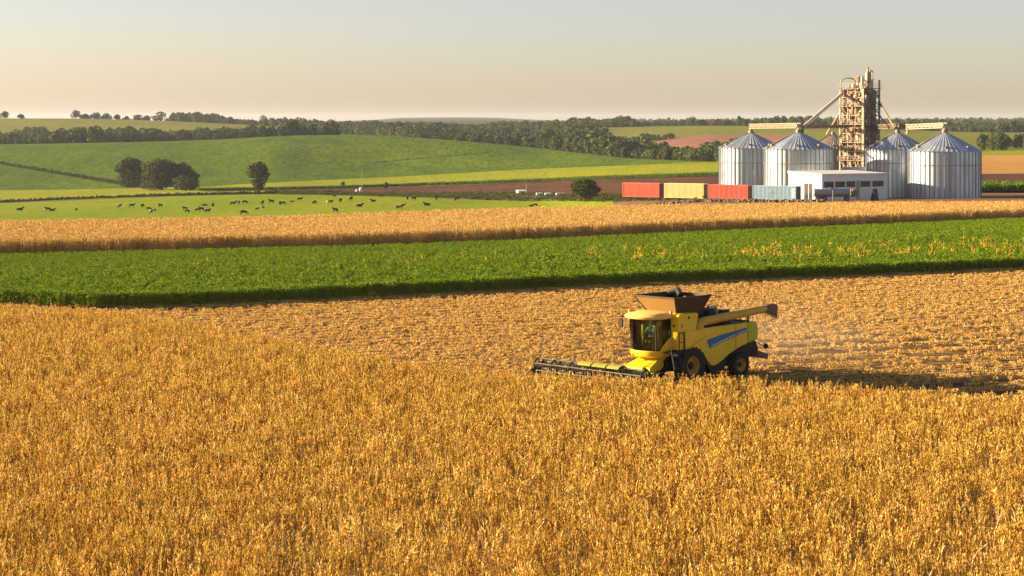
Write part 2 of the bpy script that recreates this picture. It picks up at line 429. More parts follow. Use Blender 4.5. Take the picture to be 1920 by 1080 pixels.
def scatter(name, P, sources, smin=0.8, smax=1.2, scl=None):
    n = len(P)
    me = np_mesh(name, P, np.zeros((0, 3), np.int32))
    def attr(an, typ, val):
        a = me.attributes.new(an, typ, 'POINT'); a.data.foreach_set('value', val)
    attr('spin', 'FLOAT', rng.uniform(0, 2*math.pi, n).astype(np.float32))
    attr('size', 'FLOAT', (rng.uniform(smin, smax, n) if scl is None else scl).astype(np.float32))
    attr('pick', 'INT', rng.integers(0, len(sources), n).astype(np.int32))
    o = bpy.data.objects.new(name, me); link(o)
    o['kind'] = 'stuff'
    g = bpy.data.node_groups.new(name, 'GeometryNodeTree')
    g.interface.new_socket('Geometry', in_out='INPUT', socket_type='NodeSocketGeometry')
    g.interface.new_socket('Geometry', in_out='OUTPUT', socket_type='NodeSocketGeometry')
    gi = g.nodes.new('NodeGroupInput'); go = g.nodes.new('NodeGroupOutput')
    jn = g.nodes.new('GeometryNodeJoinGeometry')
    for s in sources:
        oi = g.nodes.new('GeometryNodeObjectInfo'); oi.inputs['Object'].default_value = s
        gt = g.nodes.new('GeometryNodeGeometryToInstance')
        g.links.new(oi.outputs['Geometry'], gt.inputs[0]); g.links.new(gt.outputs[0], jn.inputs[0])
    ip = g.nodes.new('GeometryNodeInstanceOnPoints')
    g.links.new(gi.outputs[0], ip.inputs['Points']); g.links.new(jn.outputs[0], ip.inputs['Instance'])
    ip.inputs['Pick Instance'].default_value = True
    def named(an, typ):
        a = g.nodes.new('GeometryNodeInputNamedAttribute'); a.data_type = typ; a.inputs['Name'].default_value = an
        return a.outputs['Attribute']
    g.links.new(named('pick', 'INT'), ip.inputs['Instance Index'])
    cx = g.nodes.new('ShaderNodeCombineXYZ'); g.links.new(named('spin', 'FLOAT'), cx.inputs['Z'])
    er = g.nodes.new('FunctionNodeEulerToRotation'); g.links.new(cx.outputs[0], er.inputs[0])
    g.links.new(er.outputs[0], ip.inputs['Rotation'])
    g.links.new(named('size', 'FLOAT'), ip.inputs['Scale'])
    g.links.new(ip.outputs[0], go.inputs[0])
    md = o.modifiers.new('scatter', 'NODES'); md.node_group = g
    return o

def blades(c, dirv, length, width, bend=0.25, roll=None):
    """folded leaf-shaped faces: base c (n,3), axis dirv (n,3) -> V, F (2 quads each as 4 tris)"""
    n = len(c)
    dirv = dirv/np.linalg.norm(dirv, axis=1, keepdims=True)
    ref = rng.normal(size=(n, 3)); side = np.cross(dirv, ref); side /= np.linalg.norm(side, axis=1, keepdims=True)
    nor = np.cross(side, dirv)
    L = np.reshape(length, (-1, 1)); W = np.reshape(width, (-1, 1))
    base = c; mid = c+dirv*L*0.5+nor*L*bend*0.3; tip = c+dirv*L
    l = mid-side*W*0.5-nor*W*0.25; r = mid+side*W*0.5-nor*W*0.25
    V = np.stack([base, l, mid, r, tip], 1).reshape(-1, 3)
    k = np.arange(n)[:, None]*5
    Fc = np.concatenate([k+[0,2,1], k+[0,3,2], k+[1,2,4], k+[2,3,4]], 1).reshape(-1, 3)
    return V, Fc

def merge(parts):
    Vs, Fs, Ts, n = [], [], [], 0
    for V, Fc, T in parts:
        Vs.append(V); Fs.append(Fc+n); Ts.append(T); n += len(V)
    return np.concatenate(Vs), np.concatenate(Fs), np.concatenate(Ts)

def crop_tuft(nst, rad, h, ears, el, ew, lean=0.16, top=0.45, leafy=0.0, tl=(0.05, 0.95), green=0.0):
    """a tuft of nst stalks, each carrying ears (or pods) along its upper part"""
    parts = []
    for _ in range(nst):
        a = rng.uniform(0, 2*math.pi); r = rad*math.sqrt(rng.uniform())
        b = np.array([r*math.cos(a), r*math.sin(a), 0.0])
        hh = h*rng.uniform(0.78, 1.1); ln = rng.normal(0, lean, 2)
        tip = b+np.array([ln[0]*hh, ln[1]*hh, hh])
        V = np.array([b+[-.009,0,0], b+[.009,0,0], tip+[.005,0,0], tip+[-.005,0,0]]); 
        parts.append((V, np.array([[0,1,2],[0,2,3]]), np.full(4, rng.uniform(0.3, 0.6))))
        t = rng.uniform(top, 1.0, ears)**0.8; t[0] = 1.0
        c = b[None]*(1-t[:, None])+tip[None]*t[:, None]
        c[:, :2] += rng.normal(0, 0.012, (ears, 2))
        d = rng.normal(0, 0.32, (ears, 3)); d[:, 2] = np.abs(d[:, 2])+0.85; d[0] = [ln[0], ln[1], 1]
        V, Fc = blades(c, d, rng.uniform(0.7, 1.25, ears)*el, rng.uniform(0.7, 1.25, ears)*ew)
        isg = rng.uniform() < green; base = 1.25 if isg else rng.uniform(*tl)
        tn = np.clip(base+rng.normal(0, 0.05 if isg else 0.15, ears), 0, 1.3 if isg else 0.78)
        parts.append((V, Fc, np.repeat(tn, 5)))
        if leafy > 0:
            m = rng.poisson(leafy)
            if m:
                t = rng.uniform(0.25, 0.85, m); c = b[None]*(1-t[:, None])+tip[None]*t[:, None]
                an = rng.uniform(0, 2*math.pi, m); d = np.stack([np.cos(an), np.sin(an), rng.uniform(0.2, 1.6, m)], 1)
                V, Fc = blades(c, d, rng.uniform(0.14, 0.34, m), rng.uniform(0.012, 0.024, m), bend=1.2)
                parts.append((V, Fc, np.repeat(rng.uniform(0, 1, m), 5)))
    return merge(parts)

def green_tuft(nst, rad, h, leaves, ll, lw):
    parts = []
    for _ in range(nst):
        a = rng.uniform(0, 2*math.pi); r = rad*math.sqrt(rng.uniform()); b = np.array([r*math.cos(a), r*math.sin(a), 0.0])
        hh = h*rng.uniform(0.75, 1.1)
        t = rng.uniform(0.15, 1.0, leaves)**0.7
        c = b[None]+np.stack([rng.normal(0, 0.05, leaves), rng.normal(0, 0.05, leaves), t*hh], 1)
        an = rng.uniform(0, 2*math.pi, leaves); d = np.stack([np.cos(an), np.sin(an), rng.uniform(0.0, 1.5, leaves)], 1)
        V, Fc = blades(c, d, rng.uniform(0.7, 1.3, leaves)*ll, rng.uniform(0.7, 1.3, leaves)*lw, bend=-0.5)
        parts.append((V, Fc, np.repeat(np.clip(rng.normal(0.5, 0.22, leaves), 0, 1), 5)))
    return merge(parts)

def fill(n_per_m2, near, far, sx0=-170, sx1=2090, jitter=0.0, keep=None):
    """points strewn evenly over the ground between two lines"""
    sxm = np.linspace(sx0, sx1, 60); dmax = float(np.max(far(sxm))); dmin = float(np.min(near(sxm)))
    x0 = (sx0-960)/F*dmax-9; x1 = (sx1-960)/F*dmax+9                  # a strip wider than the picture on both sides
    n = int((x1-x0)*(dmax-dmin)*n_per_m2)
    x = rng.uniform(x0, x1, n); y = rng.uniform(dmin, dmax, n); sx = 960+F*x/y
    ok = (x > (sx0-960)/F*y-9) & (x < (sx1-960)/F*y+9) & (y > near(sx)+rng.normal(0, jitter, n)) & (y < far(sx)+rng.normal(0, jitter, n))
    if keep is not None: ok &= keep(x, y, sx)
    x, y = x[ok], y[ok]
    return np.stack([x, y, np.zeros_like(x)], 1)

# --- standing ripe crop in front
GOLD = [(0.0,(0.26,0.115,0.018)),(0.30,(0.52,0.275,0.04)),(0.58,(0.79,0.515,0.11)),(0.95,(0.93,0.745,0.30)),(1.0,(0.17,0.21,0.02))]
M['crop'] = leaf_mat('ripe_crop', GOLD, trans=0.22, rand=0.35, patch=(0.35, (0.40,0.29,0.03), 0.3))
src = [source('crop_plant', *(lambda r: (r[0], r[1], M['crop'], r[2]))(crop_tuft(5, 0.23, 0.92, 13, 0.092, 0.035, leafy=1.2, green=0.012, tl=(0.05, 0.66)))) for _ in range(9)]
near0 = lambda sx: np.full_like(np.asarray(sx, float), 48.0)
HX, HY = math.cos(math.radians(225)), math.sin(math.radians(225))   # heading of the harvester
HO = at(1258, F*H/(716-HOR), 0.0)                                  # its front axle
def harvester_local(x, y):
    dx, dy = x-HO.x, y-HO.y
    return dx*HX+dy*HY, -dx*HY+dy*HX
def not_under(x, y, sx):
    X, Y = harvester_local(x, y)
    return ~((X < 3.3) & (X > -7) & (Y > -6.2) & (Y < 3.3) & ((np.abs(Y) < 1.9) | (X > 1.6)))
P = fill(9.5, near0, crop_far, jitter=0.35, keep=not_under)
# thin and thick places
k = np.sin(P[:,0]*0.31+1.3*np.sin(P[:,1]*0.17))+np.sin(P[:,1]*0.53+P[:,0]*0.21)+rng.normal(0, 1.0, len(P))
P = P[(k > -1.75) & (rng.uniform(0, 1, len(P)) < np.interp(P[:,1], [50, 72, 100], [0.66, 0.84, 1.0]))]
tag(scatter('ripe_crop', P, src, 0.82, 1.15), 'ripe golden crop standing thick over the whole front of the picture', 'crop')
# --- loose long dry stalks leaning out of the crop, pale
def straw(n):
    parts = []
    for _ in range(n):
        a = rng.uniform(0, 2*math.pi); pts = []
        h = rng.uniform(0.85, 1.15); r = rng.uniform(0.15, 0.5)
        for q in np.linspace(0, 1, 6): pts.append(np.array([math.cos(a)*r*q**2, math.sin(a)*r*q**2, h*(q-0.25*q**3)]))
        w = 0.015; s = np.array([-math.sin(a), math.cos(a), 0])*w
        V = np.array([p for q in pts for p in (q-s, q+s)]); Fc = np.array([f for i in range(5) for f in ([2*i,2*i+1,2*i+3],[2*i,2*i+3,2*i+2])])
        parts.append((V, Fc, np.full(len(V), rng.uniform(0.5, 1))))
        V, Fc = blades(pts[-1][None], (pts[-1]-pts[-2])[None], np.array([0.2]), np.array([0.035])); parts.append((V, Fc, np.full(5, 0.9)))
    return merge(parts)
M['straw'] = leaf_mat('pale_straw', [(0,(0.45,0.25,0.08)),(1,(0.66,0.46,0.22))], trans=0.15, rand=0.3)
src = [source('straw_stalk', *(lambda r: (r[0], r[1], M['straw'], r[2]))(straw(1))) for _ in range(6)]
tag(scatter('dry_stalks', fill(0.8, near0, lambda sx: np.minimum(crop_far(sx), 80.0), keep=not_under), src, 0.9, 1.2), 'pale bent stalks sticking up out of the ripe crop', 'crop')
M['weed'] = leaf_mat('green_weed', [(0,(0.05,0.11,0.01)),(1,(0.20,0.26,0.02))], trans=0.3, rand=0.4)
src = [source('weed_plant', *(lambda r: (r[0], r[1], M['weed'], r[2]))(green_tuft(1, 0.05, 1.0, 9, 0.2, 0.05))) for _ in range(4)]
tag(scatter('green_weeds', fill(0.035, near0, lambda sx: np.minimum(crop_far(sx), 90.0), keep=not_under), src, 0.75, 1.0), 'few green weeds among the ripe stalks', 'weeds')

# --- stubble on the harvested land
STUB = [(0.0,(0.40,0.215,0.055)),(0.4,(0.64,0.40,0.115)),(0.8,(0.78,0.53,0.18)),(1.0,(0.85,0.62,0.26))]
M['stubble'] = leaf_mat('stubble_straw', STUB, trans=0.2, rand=0.35)
src = [source('stubble_tuft', *(lambda r: (r[0], r[1], M['stubble'], r[2]))(crop_tuft(5, 0.14, 0.13, 9, 0.065, 0.048, lean=0.4, top=0.2))) for _ in range(8)]
sl = (69.0, 27.0); sn = math.hypot(*sl); SNX, SNY = -sl[1]/sn, sl[0]/sn
def rows(x, y, sx):
    q = x*SNX+y*SNY
    w = np.clip((x+4)/12, 0, 1)*np.clip((140-y)/28, 0, 1)          # clear wheel rows at the lower right only
    m1 = np.clip((np.cos(2*math.pi*q/3.4)-.15)/.3, 0, 1); m2 = 0.5-0.5*np.cos(2*math.pi*q/1.6)
    p = (0.08+0.92*np.clip(1.5*m2-0.25, 0, 1))*(1-w*m1*0.93)
    return rng.uniform(0, 1, len(x)) < p
P = fill(13.0, lambda sx: crop_far(sx)-0.6, lambda sx: green_near(sx)+0.2, jitter=0.15, keep=lambda x, y, sx: rows(x, y, sx))
tag(scatter('stubble', P, src, 0.7, 1.35), 'short straw stubble in rows on the harvested land', 'stubble')

# --- green crop strip
M['green'] = leaf_mat('green_crop', [(0,(0.075,0.145,0.005)),(0.5,(0.175,0.25,0.008)),(1,(0.31,0.355,0.018))], trans=0.2, rand=0.35, patch=(0.16,(0.10,0.15,0.005),0.35))
src = [source('green_plant', *(lambda r: (r[0], r[1], M['green'], r[2]))(green_tuft(5, 0.24, 0.95, 17, 0.13, 0.062))) for _ in range(7)]
def grow(x, y, sx):
    q = x*SNX+y*SNY+0.4*np.sin(x*0.13)
    return rng.uniform(0, 1, len(x)) < 0.62+0.38*np.cos(2*math.pi*q/1.9+0.8*np.sin(x*0.07))
P = fill(7.5, green_near, green_far, jitter=0.15, keep=grow)
E_ = fill(26.0, green_near, lambda sx: green_near(sx)+0.9)                # the edge row stands thick
P = np.concatenate([P, E_])
gs = rng.uniform(0.8, 1.15, len(P)); sxp = 960+F*P[:,0]/P[:,1]
gs *= np.interp(green_far(sxp)-P[:,1], [0, 6, 40], [0.30, 0.55, 1.0])*np.where(P[:,1]-green_near(sxp) < 1.0, 1.12, 1.0)          # the far rows stand lower
tag(scatter('green_crop', P, src, scl=gs), 'low green crop in a wide strip between two ripe fields', 'crop')
# yellow volunteers in it
M['volunteer'] = leaf_mat('yellow_volunteer', [(0,(0.48,0.29,0.02)),(1,(0.70,0.46,0.06))], trans=0.2, rand=0.3)
src = [source('volunteer_stalk', *(lambda r: (r[0], r[1], M['volunteer'], r[2]))(crop_tuft(3, 0.35, 1.2, 6, 0.22, 0.075, lean=0.2, top=0.6))) for _ in range(6)]
def band(x, y, sx):
    row = HOR+F*H/y
    mid = np.interp(sx, [0, 640, 1000, 1280, 1600, 1920], [520, 512, 500, 494, 490, 482])
    p = np.exp(-((row-mid)/11.0)**2)*np.interp(sx, [0, 600, 1000, 1300, 2100], [0.004, 0.02, 0.25, 0.8, 1.0])
    return rng.uniform(0, 1, len(x)) < p*(0.5+0.5*np.sin(x*0.9)*np.sin(x*0.37))
tag(scatter('yellow_volunteers', fill(0.8, green_near, green_far, keep=band), src, 0.75, 1.1), 'tall yellow stalks come up in a band within the green crop', 'crop')

# --- ripe cereal strip behind it
M['cereal'] = leaf_mat('ripe_cereal', [(0,(0.38,0.20,0.045)),(0.5,(0.70,0.45,0.13)),(1,(0.86,0.62,0.25))], trans=0.12, rand=0.3)
src = [source('cereal_plant', *(lambda r: (r[0], r[1], M['cereal'], r[2]))(crop_tuft(9, 0.3, 1.42, 17, 0.115, 0.045, lean=0.05, top=0.12))) for _ in range(7)]
P = fill(6.5, lambda sx: green_far(sx)+0.3, lambda sx: line_d('E', sx)-0.5, jitter=0.12)
tag(scatter('ripe_cereal', P, src, 0.93, 1.07), 'ripe tan cereal in a long strip behind the green crop', 'crop')
# ------------------------------------------------------------------ silos, elevator, sheds, containers
def sz(sy, d): return H-(sy-HOR)/F*d          # height seen at picture row sy at distance d
def sxx(sx, d): return (sx-960.0)/F*d

def metal_sheet(name, col, rough=0.42, metal=0.55, scale=0.5):
    """galvanised sheet: every panel a slightly different tone, dust streaks down it"""
    m, nt, b = new_mat(name)
    a = N(nt, 'ShaderNodeAttribute', attribute_name='panel')
    n1 = noise(nt, scale, 5, 0.65, stretch=(4, 4, 0.25)); n2 = noise(nt, 0.35, 3, 0.5)
    c = mixc(nt, a.outputs['Fac'], tuple(v*0.72 for v in col), tuple(min(1, v*1.25) for v in col))
    c = mixc(nt, ramp(nt, n1, [(0.45, (0,0,0)), (0.72, (0.45,)*3)]), c, (0.34, 0.25, 0.15))
    nt.links.new(c, b.inputs['Base Color'])
    nt.links.new(ramp(nt, n2, [(0.3, (rough*0.8,)*3), (0.7, (rough*1.3,)*3)]), b.inputs['Roughness'])
    b.inputs['Metallic'].default_value = metal
    return m
M['silo'] = metal_sheet('galvanised_sheet', (0.46, 0.51, 0.56), 0.40, 0.72)
M['roof'] = metal_sheet('galvanised_roof', (0.48, 0.53, 0.58), 0.46, 0.72)
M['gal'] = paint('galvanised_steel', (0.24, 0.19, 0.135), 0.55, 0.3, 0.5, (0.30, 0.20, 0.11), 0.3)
M['galpale'] = paint('pale_coated_steel', (0.40, 0.33, 0.235), 0.5, 0.1, 0.5, (0.16, 0.09, 0.04), 0.5)
M['stiff'] = paint('dull_zinc', (0.28, 0.30, 0.32), 0.55, 0.4, 0.3, (0.2, 0.14, 0.08), 0.3)
M['cream'] = paint('sunlit_pipe_cream', (0.80, 0.62, 0.38), 0.55, 0, 0.2)  # sunlight on the upper left spout put into a paler pipe colour
M['towerpale'] = paint('tan_coated_steel', (0.42, 0.335, 0.225), 0.55, 0.1, 0.6, (0.11, 0.065, 0.035), 0.8)
M['rust'] = paint('weathered_steel', (0.24, 0.16, 0.10), 0.7, 0.2, 0.4, (0.10, 0.06, 0.035), 0.4)
M['dark'] = paint('dark_steel', (0.045, 0.042, 0.04), 0.6, 0.2, 0.3, (0.12, 0.08, 0.05))
M['whitewall'] = paint('white_render', (0.74, 0.73, 0.71), 0.75, 0.0, 0.22, (0.50, 0.42, 0.32), 0.12)
M['darkglass'] = paint('dark_glass', (0.03, 0.035, 0.04), 0.12, 0.0, 0.05)

def panel_attr(o, fn):
    a = o.data.attributes.new('panel', 'FLOAT', 'FACE')
    a.data.foreach_set('value', [fn(p.center) for p in o.data.polygons])

def silo(sx, d, rpx, eave, apex, label):
    s = F/d; r = rpx/s; base = at(sx, d); z0 = base.z; ze = sz(eave, d); zt = sz(apex, d)+0.2
    root = empty('grain_silo', base, 0, label, 'silo', 'round grain silos of the farm')
    hw = ze-z0; n = 40
    # wall of curved sheets with fine corrugation, each stave its own tone
    n = 44; m = MB(); k = 5*n
    prof = []
    zz = np.linspace(0, hw, 5)
    m.loft([[((r+0.022*math.sin(2*math.pi*i/5.0))*math.cos(2*math.pi*i/k), (r+0.022*math.sin(2*math.pi*i/5.0))*math.sin(2*math.pi*i/k), z) for i in range(k)] for z in zz], cap=False)
    w = m.build('wall', M['silo'], root, smooth=True)
    tone = [R.random()**1.2 for _ in range(n*4)]
    panel_attr(w, lambda c: tone[int((math.atan2(c.y, c.x)/(2*math.pi) % 1)*n)])
    for i in range(n):                                   # upright stiffeners on the outside
        a = 2*math.pi*(i+0.5)/n; c, q = math.cos(a), math.sin(a)
        MB().bar(((r+0.06)*c, (r+0.06)*q, 0.05), ((r+0.06)*c, (r+0.06)*q, hw-0.1), 0.11, 0.15).build('stiffener', M['stiff'], root)
    for zf in (0.70,):                                   # wind ring
        m = MB(); m.tube([((r+0.20)*math.cos(t), (r+0.20)*math.sin(t), hw*zf) for t in np.linspace(0, 2*math.pi, 49)], 0.05, 6); m.build('wind_ring', M['gal'], root)
    # cone roof with folded seams
    m = MB(); nr = 48
    def ring(rr, z, lift): return [((rr)*math.cos(2*math.pi*i/(nr*3)), rr*math.sin(2*math.pi*i/(nr*3)), z+(lift if i % 3 == 0 else 0)) for i in range(nr*3)]
    hz_ = zt-ze
    m.loft([ring(r+0.32, hw-0.18, 0.09), ring(r*0.55, hw+hz_*0.46, 0.07), ring(r*0.09, hw+hz_*0.93, 0.02)], cap=False)
    rf = m.build('roof', M['roof'], root)
    tone2 = [R.random() for _ in range(nr)]
    panel_attr(rf, lambda c: tone2[int((math.atan2(c.y, c.x)/(2*math.pi) % 1)*nr)])
    MB().lathe([(r*0.10, hw+hz_*0.90), (r*0.10, hw+hz_), (r*0.05, hw+hz_+0.5)], 16, cap=True).build('cap', M['gal'], rf, smooth=True)
    for a in (200, 262, 305):                            # vents and a hatch on the roof
        t = math.radians(a); rr = r*0.86
        v = MB(); v.loft([[(-.32,-.3,0),(.32,-.3,0),(.32,.3,0.25),(-.32,.3,0.25)], [(-.32,-.3,.5),(.32,-.3,.5),(.32,.3,.55),(-.32,.3,.55)]])
        o = v.build('vent', M['rust'], rf); o.location = (rr*math.cos(t), rr*math.sin(t), hw+hz_*0.10); o.rotation_euler = (0, 0, t+math.pi/2)
    # ladder up the shaded side and round the eave a gutter rim
    t = math.radians(238); c, q = math.cos(t), math.sin(t); m = MB()
    for e in (-0.25, 0.25): m.bar(((r+.3)*c-e*q, (r+.3)*q+e*c, 0.3), ((r+.3)*c-e*q, (r+.3)*q+e*c, hw+0.5), 0.06)
    for z in np.arange(0.6, hw+0.4, 0.4): m.bar(((r+.3)*c+.25*q, (r+.3)*q-.25*c, z), ((r+.3)*c-.25*q, (r+.3)*q+.25*c, z), 0.04)
    m.build('ladder', M['gal'], root)
    # a pale filling pipe up the roof on the sunny side
    t = math.radians(196); m = MB()
    m.tube([((r+.2)*math.cos(t), (r+.2)*math.sin(t), hw+0.05), (0.2*math.cos(t), 0.2*math.sin(t), hw+hz_+0.25)], 0.13, 8)
    m.build('roof_pipe', M['galpale'], root)
    return root, Vector((base.x, base.y, z0+hw+hz_))

S1 = silo(1408, 453, 59.5, 276, 249, 'steel grain silo at the outer end, standing beyond the red container')
S2 = silo(1497, 412, 64, 278, 248, 'steel grain silo rising directly behind the white shed')
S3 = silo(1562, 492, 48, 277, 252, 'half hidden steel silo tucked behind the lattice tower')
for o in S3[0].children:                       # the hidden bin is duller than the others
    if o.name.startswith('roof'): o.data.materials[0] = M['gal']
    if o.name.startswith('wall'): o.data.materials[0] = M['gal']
S4 = silo(1683, 417, 58, 278, 249, 'blue grey shaded silo between the tower and the big end silo')
S5 = silo(1771, 398, 66.5, 282, 248, 'biggest steel silo, beside the golden slope and the row of maize')

# --- elevator tower
TD = 441.0
tb = at(1612, TD); TZ = tb.z
tower = empty('elevator_tower', tb, math.radians(45), 'tall lattice grain elevator tower full of pipes and platforms', 'elevator')
W = 3.18; TH = sz(166, TD)-TZ; TH2 = sz(150, TD)-TZ
lev = np.linspace(0, TH, 13)
for ix, x in enumerate((-W, -W/3, W/3, W)):
    for iy, y in enumerate((-W, -W/3, W/3, W)):
        if 0 < ix < 3 and 0 < iy < 3: continue
        corner = ix in (0, 3) and iy in (0, 3)
        w = 0.34 if corner else 0.17
        if (ix, iy) == (0, 0): w = 0.52
        MB().bar((x, y, 0), (x, y, TH2 if x > 0 and corner else TH), w).build('column', M['towerpale'] if corner else M['gal'], tower)
for z in lev[1:]:
    m = MB()
    for s in (-W, W): m.bar((-W, s, z), (W, s, z), 0.17); m.bar((s, -W, z), (s, W, z), 0.17)
    m.build('girder', M['gal'], tower)
m = MB()
for i in range(len(lev)-1):
    z0, z1 = lev[i], lev[i+1]
    for s in (-W, W):
        for a, b in ((-W, -W/3), (-W/3, W/3), (W/3, W)):
            if (i+int(a > -1)) % 2: a, b = b, a
            m.bar((a, s, z0), (b, s, z1), 0.10); m.bar((s, a, z0), (s, b, z1), 0.10)
m.build('bracing', M['gal'], tower)
for i, z in enumerate(lev[2::2]):
    p = MB(); p.box(-W-0.45, W+0.45, -W-0.45, -W+0.7, z-0.06, z); p.box(-W-0.45, -W+0.7, -W+0.7, W+0.45, z-0.06, z); p.box(W-0.7, W+0.45, -W+0.7, W+0.3, z-0.06, z)
    pl = p.build('platform', M['rust'], tower)
    h = MB()
    for q in np.linspace(-W-0.42, W+0.42, 7): h.bar((q, -W-0.42, z), (q, -W-0.42, z+1.05), 0.05); h.bar((-W-0.42, q, z), (-W-0.42, q, z+1.05), 0.05)
    for zz in (0.55, 1.05): h.bar((-W-.42, -W-.42, z+zz), (W+.42, -W-.42, z+zz), 0.05); h.bar((-W-.42, -W-.42, z+zz), (-W-.42, W+.42, z+zz), 0.05)
    h.build('handrail', M['towerpale'], pl)
# bucket elevator legs, bins and ducts inside the frame
for x, y, w, top in ((-1.6,-1.7,0.55,TH2+0.8), (-0.7,-1.9,0.4,TH+0.3), (0.6,-1.7,0.6,TH2-0.5), (1.9,-1.5,0.45,TH2+1.8), (-1.8,0.6,0.6,TH+1.2), (-1.9,1.9,0.4,TH-1.0), (1.6,1.4,0.6,TH2+1.0)):
    MB().box(x-w/2, x+w/2, y-w/2, y+w/2, 0.2, top).build('elevator_leg', M['towerpale'] if R.random() < 0.5 else M['gal'], tower, bevel=0.03)
for z0, z1 in ((1.5, 5.5), (8.0, 11.0), (13.0, 16.0), (TH-4.6, TH-1.6)):
    m = MB(); m.lathe([(0.25, z0), (1.25, z0+1.2), (1.25, z1), (0.3, z1+0.6)], 14, cap=True); m.build('bin', M['gal'], tower, smooth=True)
for i in range(46):
    z = R.uniform(1.0, TH-1); a = (R.choice((-1, 1))*R.uniform(1.2, W), -W+R.uniform(0.1, 1.0), z)
    if i % 2: a = (-W+R.uniform(0.1, 1.0), R.uniform(-W, W), z)
    b = (a[0]+R.uniform(-1.4, 1.4), a[1]+R.uniform(-.3, 1.2), z+R.uniform(-2.2, 2.2))
    m = MB()
    if i % 3 == 0: m.box(a[0]-.35, a[0]+.35, a[1]-.3, a[1]+.4, z, z+R.uniform(.5, 1.1)); m.build('gearbox', M['rust' if R.random() < .6 else 'towerpale'], tower, bevel=.04)
    else: m.tube([a, b], R.uniform(0.07, 0.16), 6); m.build('pipe', M['towerpale' if R.random() < .6 else 'rust'], tower)
MB().box(-W*.78, W*.94, -W*.76, W*.94, 0.2, TH-0.3).build('core_shade_fill', M['rust'], tower)  # box added to darken the inside of the frame and stop the view through
for i in range(96):
    z = R.uniform(3, TH-.5); a = (R.uniform(-W, W), -W-.05, z) if i % 2 else (-W-.05, R.uniform(-W, W), z)
    w, h = R.uniform(.12, .3), R.uniform(.2, .6)
    MB().box(a[0]-w, a[0]+w, a[1]-w, a[1]+w, z-h, z+h).build('service_box', M['rust' if R.random() < .55 else 'towerpale'], tower, bevel=.03)
# stair of flights in zigzag on the far right face
m = MB()
for i in range(len(lev)-1):
    a, b = (-W*.7, W*.7) if i % 2 else (W*.7, -W*.7)
    m.bar((W+0.5, a, lev[i]), (W+0.5, b, lev[i+1]), 0.5, 0.12); m.bar((W+0.9, a, lev[i]+1), (W+0.9, b, lev[i+1]+1), 0.06)
m.build('stair', M['gal'], tower)
# lattice ladder mast at the right corner
m = MB(); mx, my = W+1.0, -W+0.2+2.0
for e in (-.4, .4): m.bar((mx+e, my, 0), (mx+e, my, TH2-0.5), 0.09)
for z in np.arange(0.5, TH2-0.6, 0.8): m.bar((mx-.4, my, z), (mx+.4, my, z+.8), 0.05); m.bar((mx-.4, my, z+.8), (mx+.4, my, z+.8), 0.05)
m.build('ladder_mast', M['gal'], tower)
# head house machinery and pipe loops on top
for x, y, z, w, h in ((-1.8,-1.8,TH,.8,.9), (-0.4,-2.0,TH,.7,.6), (0.8,-1.6,TH,1.0,1.7), (2.0,-1.2,TH,.9,2.0), (-1.6,1.2,TH,.9,1.1), (1.5,1.5,TH2-.6,1.1,1.4), (0.2,0.2,TH,1.4,1.4)):
    MB().box(x-w/2, x+w/2, y-w/2, y+w/2, z, z+h).build('head_drive', M['gal'] if R.random() < .5 else M['rust'], tower, bevel=.08)
def loop(x0, y0, x1, y1, z0, z1, r, name='pipe_loop'):
    pts = []; rr = 0.28*math.hypot(x1-x0, y1-y0)
    pts.append((x0, y0, z0)); pts.append((x0, y0, z1-rr))
    for t in np.linspace(math.pi, 0, 9)[1:-1]:
        f = 0.5+0.5*math.cos(t); pts.append((x0+(x1-x0)*f, y0+(y1-y0)*f, z1-rr+rr*math.sin(t)))
    pts += [(x1, y1, z1-rr), (x1, y1, z0)]
    MB().tube(pts, r, 8).build(name, M['towerpale'], tower)
loop(-W-0.1, W*0.9, -W*0.45, W*0.05, TH-0.5, TH+2.4, 0.14)
loop(-W*0.3, -W*0.1, W*0.1, -W*0.5, TH-0.5, TH+2.0, 0.12)
loop(W*0.45, -W*0.6, W+0.2, -W*1.0+2.0, TH-2.5, TH2+2.2, 0.15)
m = MB(); m.lathe([(0.15, TH), (0.5, TH+1.6), (0.5, TH2+1.6), (0.22, TH2+2.0), (0.22, TH2+2.5), (0.36, TH2+2.6), (0.1, TH2+3.0)], 12, c=(W*0.35, -W*0.45, 0), cap=True); m.build('cyclone', M['towerpale'], tower, smooth=True)
# dark block added at the foot, standing in for the shade there
foot_shade = empty('foot_shade_block', at(1606, TD-7), math.radians(45), 'dark block added as shade at the foot of the lattice tower', 'shed')
MB().box(-3.0, 3.0, -2.6, 2.6, 0, 5.2).build('wall', M['dark'], foot_shade)
m = MB(); m.prism([(-3.3, 5.2), (3.3, 5.2), (3.3, 5.35), (0, 6.5), (-3.3, 5.35)], -2.9, 2.9, 'y'); m.build('roof', M['rust'], foot_shade)
# spouts sloping from the tower to the silos (they belong to the tower)
Minv = (Matrix.Translation(tb) @ Matrix.Rotation(math.radians(45), 4, 'Z')).inverted()
def spout(p0, p1, r, name='spout', mat='galpale'):
    MB().tube([Minv @ Vector(p0), Minv @ Vector(p1)], r, 8).build(name, M[mat], tower)
spout((sxx(1578,TD), TD-.5, sz(176,TD)), S2[1]+Vector((1.1, 0.3, 0.9)), 0.38, mat='cream')
spout((sxx(1577,TD), TD-.5, sz(207,TD)), (sxx(1550,470), 470, sz(252,470)), 0.26)
spout((sxx(1582,TD), TD-3, sz(238,TD)), (sxx(1560,415), 415, sz(276,415)), 0.20)
spout((sxx(1648,TD), TD, sz(191,TD)), S4[1]+Vector((-.6, -.3, 0.8)), 0.24, mat='rust')
spout((sxx(1647,TD), TD+1, sz(210,TD)), (sxx(1663,436), 436, sz(236,436)), 0.15, mat='rust')

